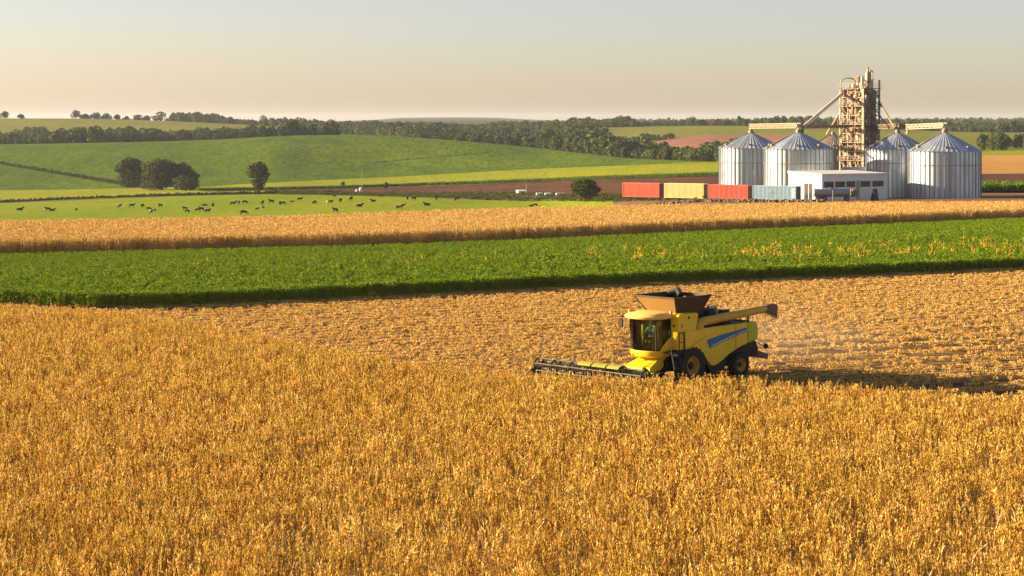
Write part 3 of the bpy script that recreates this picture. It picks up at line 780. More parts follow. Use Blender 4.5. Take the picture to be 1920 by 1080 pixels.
# --- conveyor bridges over the silo tops
def bridge(pts, w, h, mat, label, name='conveyor_bridge', nodes=6):
    root = empty(name, pts[0], 0, label, 'conveyor', 'conveyor bridges over the silos')
    o0 = Vector(pts[0]); q = [Vector(p)-o0 for p in pts]
    for a, b in zip(q[:-1], q[1:]):
        dirv = (b-a).normalized(); sd = Vector((-dirv.y, dirv.x, 0)).normalized()*w/2
        MB().bar(a, b, w*0.8, h*0.55).build('casing', M[mat], root, bevel=0.06)
        m = MB()
        for e in (-1, 1):
            for zz in (-h/2, h/2): m.bar(a+sd*e+Vector((0,0,zz)), b+sd*e+Vector((0,0,zz)), 0.14)
            k = max(2, int((b-a).length/1.6))
            for i in range(k):
                p0 = a.lerp(b, i/k)+sd*e; p1 = a.lerp(b, (i+1)/k)+sd*e
                m.bar(p0+Vector((0,0,-h/2)), p1+Vector((0,0,h/2)), 0.07); m.bar(p0+Vector((0,0,-h/2)), p0+Vector((0,0,h/2)), 0.08)
        m.build('truss', M[mat], root)
    for p in q:
        m = MB(); m.tube([p+Vector((0,0,-h/2)), p+Vector((0,0,-h/2-1.0))], 0.3, 8); m.build('drop_pipe', M[mat], root)
    return root
t1 = S1[1]+Vector((0,0,1.35)); t2 = S2[1]+Vector((0,-.2,1.25))
bridge([t1, t2], 1.0, 0.95, 'galpale', 'pale truss conveyor bridge joining the two outer left silo tops')
bridge([t2+Vector((0.9,0.3,-.25)), (sxx(1585,TD), TD-2.5, sz(237,TD-2))], 0.9, 0.7, 'rust', 'thin dark conveyor bridge from a silo top to the lattice tower')
t5 = S5[1]+Vector((0,-.2,1.25)); t4 = S4[1]+Vector((0,0,1.3)); tm = (sxx(1702,412), 412, sz(238,412))
bridge([tm, t5], 1.0, 0.95, 'galpale', 'pale truss conveyor bridge above the biggest silo')
bridge([(sxx(1642,TD), TD-1, sz(238,TD)), t4, (sxx(1700,418), 418, sz(238.5,418))], 0.9, 0.9, 'rust', 'dark conveyor bridge between the lattice tower and the shaded silo')

# --- white shed
SDd = 385.0
sb = at(1541, SDd); sb.z = at(1541, SDd).z-0.1
shed = empty('white_shed', sb, math.radians(27), 'white flat roofed shed with five dark windows before the silos', 'shed')
LX, LY, HH = 16.4, 11.5, sz(327.5, SDd)-sb.z
m = MB(); t = 0.25
m.box(0, LX, 0, t, 0, HH); m.box(0, LX, LY-t, LY, 0, HH); m.box(0, t, t, LY-t, 0, HH); m.box(LX-t, LX, t, LY-t, 0, HH)
m.build('wall', M['whitewall'], shed)
m = MB(); m.loft([[(-.12,-.12,HH),(LX+.12,-.12,HH),(LX+.12,LY+.12,HH),(-.12,LY+.12,HH)], [(-.12,-.12,HH+.14),(LX+.12,-.12,HH+.14),(LX+.12,LY+.12,HH+.5),(-.12,LY+.12,HH+.5)]])
M['roofpale'] = paint('pale_roof_sheet', (0.62, 0.57, 0.50), 0.6, 0.0, 0.3, (0.4, 0.3, 0.2), 0.2)
rf = m.build('roof', M['roofpale'], shed)
MB().box(-.15, LX+.15, -.17, -.125, HH-.12, HH+.16).build('fascia', M['whitewall'], rf)
for x0, x1 in ((0.5, 2.85), (3.3, 5.65), (6.1, 8.2), (9.6, 12.0), (12.6, 15.3)):
    f = MB(); z0, z1 = HH-2.55, HH-1.45; y = -0.045
    f.box(x0-.06, x1+.06, y, 0, z0-.06, z0); f.box(x0-.06, x1+.06, y, 0, z1, z1+.06); f.box(x0-.06, x0, y, 0, z0, z1); f.box(x1, x1+.06, y, 0, z0, z1)
    wd = f.build('window', M['galpale'], shed)
    g = MB(); g.box(x0, x1, -.02, -.004, z0, z1); g.build('pane', M['darkglass'], wd)
    g = MB(); [g.box(x, x+.05, -.035, -.021, z0, z1) for x in np.linspace(x0, x1, 5)[1:-1]]; g.build('glazing_bar', M['dark'], wd)
MB().box(8.55, 9.3, -.1, 0, 0.0, HH-1.3).build('downpipe_box', M['galpale'], shed)
d_ = MB(); y0, y1 = 1.2, 6.0
d_.box(-.05, 0, y0-.12, y0, 0, 3.3); d_.box(-.05, 0, y1, y1+.12, 0, 3.3); d_.box(-.05, 0, y0-.12, y1+.12, 3.3, 3.42); d_.box(-.05, 0, 3.0, 3.12, 0, 3.3); d_.box(-.05, 0, 4.4, 4.5, 0, 3.3)
dr = d_.build('door', M['whitewall'], shed)
MB().box(-.02, -.004, 3.12, 4.4, 0, 3.3).box(-.02, -.004, 4.5, y1, 0, 3.3).build('pane', M['darkglass'], dr)
MB().box(-.03, -.004, y0, 3.0, 0, 3.3).build('leaf', M['whitewall'], dr)

# lean-to with blue roof behind the shed
bs = empty('blue_roofed_shed', at(1600, 418), math.radians(20), 'low shed with a blue grey pitched roof behind the white shed', 'shed')
M['blueroof'] = paint('blue_grey_sheet', (0.22, 0.29, 0.36), 0.5, 0.2, 0.3, (0.25, 0.2, 0.15), 0.3)
MB().box(-2.5, 4.0, -2.5, 2.5, 0, 5.0).build('wall', M['stiff'], bs)
MB().prism([(-3.0, 5.0), (3.0, 5.0), (3.0, 5.12), (0, 6.6), (-3.0, 5.12)], -2.8, 4.3, 'x').build('roof', M['blueroof'], bs)

# --- freight containers in a row
def container(sx0, sx1, d, top, base, col, label, logo=False):
    mat = paint('container_paint', col, 0.55, 0.0, 0.3, tuple(c*0.45 for c in col), 0.4)
    ph = math.radians(-30); s = F/d; L = (sx1-sx0)/s/math.cos(ph); Wd = 2.7
    p = at(sx0, d); p.z = sz(base, d)+0.05; hh = (base-top)/s
    root = empty('freight_container', p, ph, label, 'container', 'containers standing in a row by the silos')
    m = MB(); n = int(L/0.28); pts = []                      # corrugated long sides
    for i in range(n):
        x = 0.12+(L-0.24)*i/n; w = (L-0.24)/n
        pts += [(x, 0.03), (x+w*.3, 0.03), (x+w*.45, 0.09), (x+w*.8, 0.09)]
    pts.append((L-.12, .03))
    poly = pts+[(x, Wd-y) for x, y in reversed(pts)]
    m.prism(poly, 0.16, hh-0.12, 'z'); m.build('shell', mat, root)
    f = MB()
    for x in (0, L-.14):
        for y in (0, Wd-.14): f.box(x, x+.14, y, y+.14, 0, hh)
    for z in (0, hh-.13):
        for y in (0, Wd-.12): f.box(.14, L-.14, y, y+.12, z, z+.13)
        for x in (0, L-.12): f.box(x, x+.12, .14, Wd-.14, z, z+.13)
    f.build('frame', mat, root)
    MB().box(.14, L-.14, .12, Wd-.12, hh-.02, hh+.004).build('roof', mat, root)
    M['cdoor_'+label] = dm = paint('container_door_shade', tuple(c*0.28 for c in col), 0.6, 0, 0.5, (0.08, 0.05, 0.03), 0.6)  # side colour darkened to carry the shade on the door end
    for k, (y0, y1) in enumerate(((.15, Wd/2-.01), (Wd/2+.01, Wd-.15))):
        dd = MB(); dd.box(L-.10, L+.02, y0, y1, .15, hh-.15); dr = dd.build('door', dm, root, bevel=0.01)
        b = MB(); [b.tube([(L+.06, y, .18), (L+.06, y, hh-.18)], .03, 6) for y in (y0+.3, y1-.3)]; b.build('lock_bar', M['gal'], dr)
    if logo:
        st = MB(); c = (L*.42, -.012, hh*.55)
        st.add([(c[0]+(.42 if i % 2 == 0 else .2)*math.sin(i*math.pi/4), c[1], c[2]+(.34 if i % 2 == 0 else .16)*math.cos(i*math.pi/4)) for i in range(8)]+[(c[0]+(.42 if i % 2 == 0 else .2)*math.sin(i*math.pi/4), c[1]+.02, c[2]+(.34 if i % 2 == 0 else .16)*math.cos(i*math.pi/4)) for i in range(8)],
               [tuple(range(8)), tuple(range(15, 7, -1))]+[(i, (i+1) % 8, (i+1) % 8+8, i+8) for i in range(8)])
        st.build('emblem', M['galpale'], root)
        MB().box(L-1.0, L-.2, -.012, .02, .3, hh-.3).build('pale_panel', paint('pale_blue_paint', (.45, .55, .60), .5), root)
    return root
container(1167, 1233, 420, 343, 369, (0.66, 0.13, 0.07), 'red container at the tree end of the row, next to the yellow one')
container(1245, 1315, 408, 344, 371, (0.80, 0.62, 0.25), 'pale yellow container between the two red ones')
container(1327, 1397, 394, 346.5, 372, (0.64, 0.125, 0.07), 'red container between the yellow and the blue one')
container(1411, 1486, 381, 348.5, 374, (0.33, 0.46, 0.54), 'light blue container with a pale emblem beside the white shed', True)

# rubble and low dry growth along the foot of the containers
rb = MB()
for i in range(520):
    sx = R.uniform(1160, 1545); d = np.interp(sx, [1160, 1240, 1330, 1410, 1545], [416, 402, 387, 374, 362])+R.gauss(0, 1.6)-1.5
    p = at(sx, d); r = R.uniform(.15, .55); n = R.randint(5, 7)
    rb.loft([[(p.x+r*R.uniform(.7, 1.2)*math.cos(2*math.pi*k/n), p.y+r*R.uniform(.7, 1.2)*math.sin(2*math.pi*k/n), p.z-.05) for k in range(n)],
             [(p.x+r*R.uniform(.4, .9)*math.cos(2*math.pi*k/n), p.y+r*R.uniform(.4, .9)*math.sin(2*math.pi*k/n), p.z+r*R.uniform(.6, 1.3)) for k in range(n)]])
o = rb.build('rubble', field_mat('rubble', (0.10,0.065,0.04), (0.16,0.11,0.07), (0.30,0.21,0.12), 0.3, 2.0), None)
tag(o, 'dark rubble lying along the foot of the containers', 'rubble', kind='stuff')

# --- grey tank trailer before the shed, wooden post, leaning board
tr = empty('tank_trailer', at(1559, 372), math.radians(6), 'long blue grey tank trailer parked before the white shed', 'trailer')
M['tank'] = paint('blue_grey_paint', (0.28, 0.34, 0.38), 0.45, 0.2, 0.3)
m = MB(); m.lathe([(0.2, -3.7), (0.62, -3.55), (0.68, -3.3), (0.68, 3.3), (0.62, 3.55), (0.2, 3.7)], 20, axis='x', c=(0, 0, 1.75), cap=True); m.build('tank', M['tank'], tr, smooth=True)
m = MB(); m.box(-3.6, 4.6, -.5, -.38, .85, 1.05); m.box(-3.6, 4.6, .38, .5, .85, 1.05); [m.box(x, x+.1, -.5, .5, .83, 1.03) for x in (-3.2, -1, 1, 3.2, 4.5)]; m.build('frame', M['dark'], tr)
for x in (-2.6, -1.5, 2.9):
    for y in (-.62, .62):
        w = MB(); w.lathe([(.28, -.14), (.47, -.14), (.5, -.08), (.5, .08), (.47, .14), (.28, .14)], 20, axis='y', c=(x, y, .5)); wh = w.build('wheel', M['dark'], tr, smooth=True)
        MB().lathe([(.02, -.06), (.28, -.1), (.28, .1), (.02, .06)], 14, axis='y', c=(x, y, .5)).build('rim', M['gal'], wh)
MB().box(4.0, 5.0, -.9, .9, 1.05, 2.3).build('pump_box', M['rust'], tr, bevel=.05)
MB().tube([(0, 0, 2.4), (0, 0, 2.62)], .3, 12).build('hatch', M['dark'], tr)
p = at(1562.5, 366); o = MB().box(-.14, .14, -.1, .1, 0, 2.1).box(-.2, .2, -.13, .13, 2.1, 2.2).build('wooden_post', M['galpale'], None, bevel=.02); o.location = p
tag(o, 'short pale post in front of the grey tank trailer', 'post')
p = at(1640, 372); bd = empty('folding_board', p, math.radians(20), 'dark folding board standing open by the windows of the white shed', 'board')
MB().loft([[(-.5,-.75,0),(.5,-.75,0),(.5,-.68,0),(-.5,-.68,0)], [(-.5,-.06,2.3),(.5,-.06,2.3),(.5,0,2.3),(-.5,0,2.3)]]).build('panel', M['dark'], bd)
MB().loft([[(-.5,.68,0),(.5,.68,0),(.5,.75,0),(-.5,.75,0)], [(-.5,.01,2.3),(.5,.01,2.3),(.5,.07,2.3),(-.5,.07,2.3)]]).build('panel', M['dark'], bd)

# --- small white tanks, hut, masts in the far fields
def small_tank(sx, sy, w, h, label):
    d = find(sx, sy); s = F/d; r = w/s/2; hh = h/s; p = at(sx, d)
    root = empty('water_tank', p, 0, label, 'tank', 'white tanks at the field edge')
    m = MB(); m.lathe([(r, 0), (r, hh*.8), (r*.85, hh*.9), (r*.3, hh)], 20, cap=True); m.build('tank', M['whitewall'], root, smooth=True)
    m = MB(); [m.lathe([(r*1.03, z), (r*1.03, z+.1)], 20) for z in (hh*.25, hh*.55)]; m.build('hoop', M['gal'], root)
small_tank(669, 362.5, 5.0, 7.5, 'smaller white tank beside the thin mast')
small_tank(676.5, 363.5, 6.5, 12, 'taller white tank beside the thin mast')
d = find(977, 363.8); s = F/d; p = at(977, d)
hut = empty('white_hut', p, math.radians(12), 'small white hut on the edge of the ploughed field', 'hut')
MB().box(-7.2/s, 7.2/s, -2, 2, 0, 5.6/s).build('wall', M['whitewall'], hut, bevel=.05)
MB().prism([(-2.4, 5.6/s), (2.4, 5.6/s), (2.4, 5.9/s), (0, 8/s), (-2.4, 5.9/s)], -7.8/s, 7.8/s, 'x').build('roof', M['roofpale'], hut)
MB().box(2/s, 4/s, -2.03, -2, 0, 4/s).build('door', M['rust'], hut)
def mast(sx, sy, h, label):
    d = find(sx, sy); s = F/d; p = at(sx, d)
    root = empty('mast', p, 0, label, 'mast')
    MB().tube([(0,0,0),(0,0,h/s)], [.16, .07], 6).build('pole', M['gal'], root)
    MB().bar((-.8,0,h/s-.6), (.8,0,h/s-.6), .1).build('crossarm', M['gal'], root)
mast(679, 357, 37, 'thin pale mast rising beside the white tanks')
mast(987, 361, 22, 'thin mast near the white hut on the ploughed field')
# pale low wall / stored bales strip beyond the round tree
for i, (a, b) in enumerate(((1005, 1018), (1021, 1034), (1042, 1058))):
    d = find((a+b)/2, 367.8); s = F/d; p = at((a+b)/2, d); w = (b-a)/s/2
    o = MB().box(-w, w, -.8, .8, 0, 6.0/s).build('bale_row', M['whitewall'], None, bevel=.25); o.location = p
    tag(o, ['pale low block nearest the white hut', 'pale low block midway between hut and round tree', 'pale low block nearest the round tree'][i], 'bale', 'pale blocks along the track')
# ------------------------------------------------------------------ trees
M['bark'] = paint('bark', (0.085, 0.06, 0.04), 0.9, 0, 0.4, (0.05, 0.035, 0.025), 2.0, 0.1)
M['leafdark'] = leaf_mat('dark_foliage', [(0,(0.020,0.026,0.007)),(0.5,(0.045,0.05,0.012)),(1,(0.15,0.11,0.026))], trans=0.1, rand=0.2)
M['leafmid'] = leaf_mat('mid_foliage', [(0,(0.035,0.045,0.008)),(0.5,(0.075,0.085,0.014)),(1,(0.17,0.14,0.03))], trans=0.12, rand=0.2)
M['leafwood'] = leaf_mat('woodland_foliage', [(0,(0.028,0.048,0.014)),(0.5,(0.068,0.094,0.026)),(0.85,(0.12,0.135,0.036)),(1,(0.19,0.16,0.055))], trans=0.12, rand=0.55)
M['leafcorn'] = leaf_mat('maize_leaf', [(0,(0.07,0.13,0.012)),(1,(0.21,0.28,0.03))], trans=0.25, rand=0.3)

def crown_np(h, w, lo, nl, n, ls, k=1.0, zlo=0.18, zcf=0.42, bot=0.80):
    """leaf clusters over uneven lobes filling a crown w wide from height lo to h"""
    lobes = []
    for i in range(nl):
        a = 2*math.pi*i/nl*2.4+rng.uniform(-.4, .4); f = rng.uniform(0.1, 0.62); z = rng.uniform(zlo, 0.86)
        rr = rng.uniform(0.26, 0.40)*k
        zc = lo+(h-lo)*z; shrink = math.sqrt(max(0.15, 1-abs(2*z-0.85)**2.2))
        lobes.append((w/2*f*math.cos(a)*shrink, w/2*f*math.sin(a)*shrink, zc, w*rr*(0.6+.4*shrink), w*rr*(0.6+.4*shrink), (h-lo)*rr*0.72))
    lobes.append((0, 0, lo+(h-lo)*.55, w*.33, w*.33, (h-lo)*.40))
    L = np.array(lobes); pr = L[:,3]*L[:,5]; pr /= pr.sum()
    li = rng.choice(len(L), n, p=pr)
    d = rng.normal(size=(n, 3)); d /= np.linalg.norm(d, axis=1, keepdims=True)
    rad = rng.uniform(0.5, 1.03, n)**0.5
    P = L[li,:3]+d*rad[:,None]*L[li,3:]
    zt, zb = np.percentile(P[:,2], 99.7), np.percentile(P[:,2], 0.3)
    P[:,2] = lo*0.9+(P[:,2]-zb)/(zt-zb)*(h-lo*0.9)
    P[:,:2] *= w/2/np.percentile(np.linalg.norm(P[:,:2], axis=1), 98.5)
    zc = lo+(h-lo)*zcf; rr2 = np.linalg.norm(P[:,:2], axis=1)                # rounded dome outline
    up = np.clip((P[:,2]-zc)/(h-zc), -1, 1)
    rmax = w/2*np.where(up > 0, np.sqrt(np.clip(1-up**2*0.97, 0, 1)), bot+(1-bot)*(P[:,2]-lo)/(zc-lo+1e-6))
    ang = np.arctan2(P[:,1], P[:,0]); rmax *= 1+0.09*np.sin(3*ang+2.1*up*3+rng.uniform(0, 6))+0.06*np.sin(7*ang+9*up+rng.uniform(0, 6))
    f = np.where(rr2 > rmax, rmax/np.maximum(rr2, 1e-6)*rng.uniform(0.82, 1.04, n), 1.0); P[:,:2] *= f[:,None]
    P[:,2] = np.maximum(P[:,2], 0.15)
    nz = d+rng.normal(0, 0.55, (n, 3)); nz /= np.linalg.norm(nz, axis=1, keepdims=True)
    t = np.cross(nz, rng.normal(size=(n, 3))); t /= np.linalg.norm(t, axis=1, keepdims=True)
    s = rng.uniform(0.6, 1.35, n)*ls
    V, Fc = blades(P-t*s[:,None]*0.5, t, s, s*0.8, bend=0.5)
    tint = np.clip(0.5+rng.normal(0, 0.16, n)+ (rng.normal(0, 0.14, len(L)))[li], 0, 1)
    return V, Fc, np.repeat(tint, 5), L

def trunk_mb(h, lo, w, L, r):
    m = MB(); top = lo+(h-lo)*.55; k = R.uniform(-.04, .04)*h
    m.tube([(0,0,-.1),(k*.3,0,lo*.5),(k,0,lo),(k*1.1,0,top)], [r*1.35, r*1.0, r*.85, r*.35], 8)
    for l in L[:7]: m.tube([(k, 0, lo*.85), (l[0]*.5, l[1]*.5, (lo+l[2])/2), (l[0], l[1], l[2])], [r*.5, r*.33, r*.12], 6)
    return m

def tree(sx, sy, wpx, hpx, label, mat='leafmid', n=1500, lo=0.25, nl=9, group=None, d=None, leaf=None, dd=0.0, cat='tree', name='tree', k=1.0, zlo=0.18, zcf=0.42, bot=0.80):
    d = (find(sx, sy) if d is None else d)+dd; s = F/d; p = at(sx, d)
    hb = p.z-sz(sy, d); h = hpx/s; w = wpx/s
    root = empty(name, p, R.uniform(0, 6), label, cat, group)
    ls = leaf or max(0.35, 3.4/s)
    V, Fc, T, L = crown_np(h, w, h*lo, nl, n, ls, k, zlo, zcf, bot)
    o = bpy.data.objects.new('crown', np_mesh('crown', V, Fc, M[mat], attrs={'tint': T})); link(o, root)
    trunk_mb(h, h*lo, w, L, max(.12, w*.035)).build('trunk', M['bark'], root, smooth=True)
    return root
G = 'dark trees of the clump on the green hill'
tree(245, 351, 60, 55, 'rounded tree at the sunny end of the clump on the hill', 'leafdark', 4200, 0.01, 14, G, zlo=0.08)
tree(302, 356, 94, 57, 'broadest tree in the middle of the clump on the hill', 'leafdark', 8000, 0.01, 20, G, zlo=0.06)
tree(346, 355, 58, 48, 'darker tree at the shaded end of the clump on the hill', 'leafdark', 4200, 0.01, 13, G, dd=8, zlo=0.08)
tree(347, 357.5, 50, 27, 'low rounded bush in front of the clump on the hill', 'leafmid', 2000, 0.03, 9, G, name='bush', cat='bush')
tree(485, 363, 46, 59, 'single tall tree standing by itself on the green hill', 'leafmid', 3000, 0.14, 13, k=0.66, zcf=0.60, bot=0.42)
tree(1096, 378.5, 64, 42, 'spreading round tree before the containers with a short dark trunk', 'leafmid', 4200, 0.18, 15, k=0.72, zcf=0.46, bot=0.62)
tree(723, 356.5, 10, 13.5, 'tiny dark round tree at the edge of the ploughed field', 'leafdark', 500, 0.35, 6)
tree(643, 350.5, 9, 9, 'small green sapling in the bright crop above the tanks', 'leafmid', 260, 0.3, 5)
G = 'far trees along the left skyline'
for sx, sy, w, h, l in ((9,222.5,17,12.5,'round tree on the ridge nearest the picture edge'), (40,223,12,7,'small low tree standing alone on the ridge'), (142,223,17,15.5,'tall mushroom shaped tree on the bare ridge'),
                        (159,223,17,8,'low tree close under the tall mushroom shaped one'), (181,224,19,11,'broad tree starting the row on the ridge'), (199,224.5,18,10,'broad tree beside the broad one starting the row'), (219,225,12,8,'little tree in the gap of the ridge row'),
                        (237,226,10,5.5,'lowest shrub like tree on the ridge row'), (258,226.5,17,9,'wide low tree beside the tall ridge tree'), (274,227,14,8,'small tree touching the tall ridge tree'), (300,228,27,16,'tallest broad tree at the end of the ridge row')):
    tree(sx, sy+1, w*1.2, h+1, l, 'leafwood', 420, 0.10 if h > 12 else 0.0, 7, G, d=2140, leaf=1.5)
G = 'far trees along the right skyline'
for sx, sy, w, h, l in ((1296,238,25,17,'dome shaped tree where the right skyline row begins'), (1318,237,20,12,'low tree beside the dome shaped tree'), (1345,237,19,13,'low round tree in the middle of the skyline row'), (1366,237.5,22,11,'low tree near the tall skyline tree'), (1386,237,14,18,'tall narrow tree on the skyline above the red field')):
    tree(sx, sy, w, h, l, 'leafwood', 420, 0.12, 7, G, d=1930, leaf=1.4)

# --- woods far off: one mass each
def wood_source(h, w, n, ls, lo=0.04):
    V, Fc, T, L = crown_np(h, w, h*lo, 8, n, ls); return V, Fc, M['leafwood'], T
wsrc = [source('woodland_tree', *wood_source(10.5*rng.uniform(.8, 1.15), 10*rng.uniform(.8, 1.2), 330, 1.5)) for _ in range(7)]
def wood(name, label, n, sx0, sx1, near, far, smin=0.6, smax=1.15, keep=None):
    sx = rng.uniform(sx0, sx1, n*2); t = rng.uniform(0, 1, n*2); a, b = near(sx), far(sx)
    d = a+(b-a)*t; ok = b > a+1
    if keep is not None: ok &= keep(sx, d, t)
    sx, d = sx[ok][:n], d[ok][:n]
    P = np.stack([(sx-960)/F*d, d, ground_z(sx, d)-0.3], 1)
    cl = 0.85+0.25*np.sin(P[:,0]*0.045+1.7*np.sin(P[:,1]*0.02))
    tag(scatter(name, P, wsrc, scl=rng.uniform(smin, smax, len(P))*cl), label, 'woodland')
ln = lambda nm, off=0: (lambda sx: line_d(nm, sx)+off)
wood('valley_wood', 'long dark wood in the dip behind the green hill', 2400, -300, 640, ln('R7', 60), ln('R9', 0), 0.55, 1.05, keep=lambda sx, d, t: rng.uniform(0, 1, len(sx)) < np.interp(sx, [540, 640], [1, 0.15]))
wood('ridge_wood', 'dark wood filling the middle distance up to the skyline', 5200, 590, 1175, ln('R8', -60), ln('R10', 0), 0.5, 1.0, keep=lambda sx, d, t: (t < np.interp(sx, [590, 640, 1085, 1110, 1175], [1, 1, 1, .62, .22])) & (t > np.interp(sx, [590, 700, 780], [0.75, 0.45, 0.0])))
wood('skyline_wood', 'dark tree line on the skyline behind the ridge', 900, 322, 700, lambda sx: line_d('R10', sx)-30*np.clip((sx-420)/200, 0, 1), lambda sx: line_d('R10', sx)+130, 0.35, 0.95)
wood('skyline_shrubs', 'low shrubs between the ridge trees on the left skyline', 90, 150, 325, lambda sx: line_d('R10', sx)+10, lambda sx: line_d('R10', sx)+90, 0.22, 0.42)
wood('gully_wood', 'dark wood along the gully beside the silos', 1300, 1020, 1420, ln('R7', 10), ln('R9', 15), 0.55, 1.1)
wood('hill_wood', 'small dark wood on the hilltop right of the middle', 420, 1070, 1190, lambda sx: line_d('R10', sx)-60, lambda sx: line_d('R10', sx)+120, 0.75, 1.1, keep=lambda sx, d, t: rng.uniform(0, 1, len(sx)) < np.interp(sx, [1060, 1150, 1195], [1, 0.9, 0.1]))
wood('field_hedge', 'low dark hedge between the green and the red field', 130, 1130, 1262, lambda sx: line_d('R9b', sx)-40, lambda sx: line_d('R9b', sx)+15, 0.3, 0.6)
wood('horizon_wood', 'thin dark tree line on the horizon behind the silos', 1500, 1380, 2150, lambda sx: line_d('R10', sx)+20, lambda sx: line_d('R10', sx)+330, 0.5, 0.9)
wood('horizon_wood', 'thin tree line on the horizon over the red field', 200, 1195, 1420, lambda sx: line_d('R10', sx)+30, lambda sx: line_d('R10', sx)+200, 0.35, 0.6)
wood('slope_bushes', 'dark bushes on the slope right of the biggest silo', 150, 1840, 2150, lambda sx: line_d('R8', sx)-10, lambda sx: line_d('R9', sx)+40, 0.35, 0.8)
wood('far_wood', 'bluish woods on the farthest hills', 2400, 1150, 2150, lambda sx: line_d('R11', sx)+700, lambda sx: line_d('R11', sx)+2600, 0.6, 1.1)
# hedges and ditch growth as dark lines
def hedge(name, label, pts, step, smin, smax, wid, src=None):
    sx = np.concatenate([np.linspace(a[0], b[0], max(2, int(math.hypot(b[0]-a[0], b[1]-a[1])/step))) for a, b in zip(pts[:-1], pts[1:])])
    sy = np.interp(sx, [p[0] for p in pts], [p[1] for p in pts])
    P = []
    for x, y in zip(sx, sy):
        d = find(x, y)+rng.normal(0, wid); q = at(x+rng.normal(0, .3), d); P.append((q.x, q.y, q.z-.1))
    tag(scatter(name, np.array(P), src or wsrc, smin, smax), label, 'hedge')
hedge('field_hedge', 'dark hedge slanting down the hill to the tree clump', [(-60, 301), (0, 308), (70, 320), (140, 332), (232, 347.5)], 1.2, 0.10, 0.2, .8)
hedge('ditch_growth', 'dark thin growth along the ditch behind the pasture', [(-60, 382), (0, 379.8), (120, 374.8), (200, 371.5), (330, 367), (500, 363.3), (640, 362)], 1.0, 0.06, 0.13, .8)
hedge('hill_terrace', 'low dark bank running across the green hill', [(690, 306), (760, 300.5), (830, 294), (920, 287)], 1.6, 0.03, 0.07, .4)
# dark edge where the bright crop ends above the ploughed land: crop plants seen from the side
esrc = [source('edge_plant', *(lambda r: (r[0], r[1], M['leafcorn'], r[2]))(green_tuft(9, 1.2, 2.0, 12, 0.6, 0.22))) for _ in range(4)]
hedge('crop_edge', 'dark upright edge of the bright crop above the ploughed land', [(372, 358.6), (500, 357), (640, 354), (820, 347.5), (1000, 341.5), (1150, 335.5), (1350, 330)], 0.35, 0.5, 0.75, .9, esrc)
msx = rng.uniform(1800, 2150, 2600); md = line_d('R3', msx)+rng.uniform(2, 30, 2600)
tag(scatter('maize_rows', np.stack([(msx-960)/F*md, md, ground_z(msx, md)], 1), esrc, 0.8, 1.1), 'dark green maize standing beside the biggest silo', 'crop')
# scrub tufts on the strip by the pasture
ssrc = [source('scrub_tuft', *(lambda r: (r[0], r[1], M['leafmid'], r[2]))(green_tuft(5, 0.7, 0.9, 10, 0.4, 0.16))) for _ in range(4)]
ssx = rng.uniform(520, 1420, 2600); sd = np.array([line_d('R2', x)*(1-t)+line_d('R3', x)*t for x, t in zip(ssx, rng.uniform(-.12, 1, 2600))])
tag(scatter('scrub', np.stack([(ssx-960)/F*sd, sd, ground_z(ssx, sd)], 1), ssrc, 0.4, 1.1), 'low dark scrub between the pasture and the ploughed field', 'scrub')
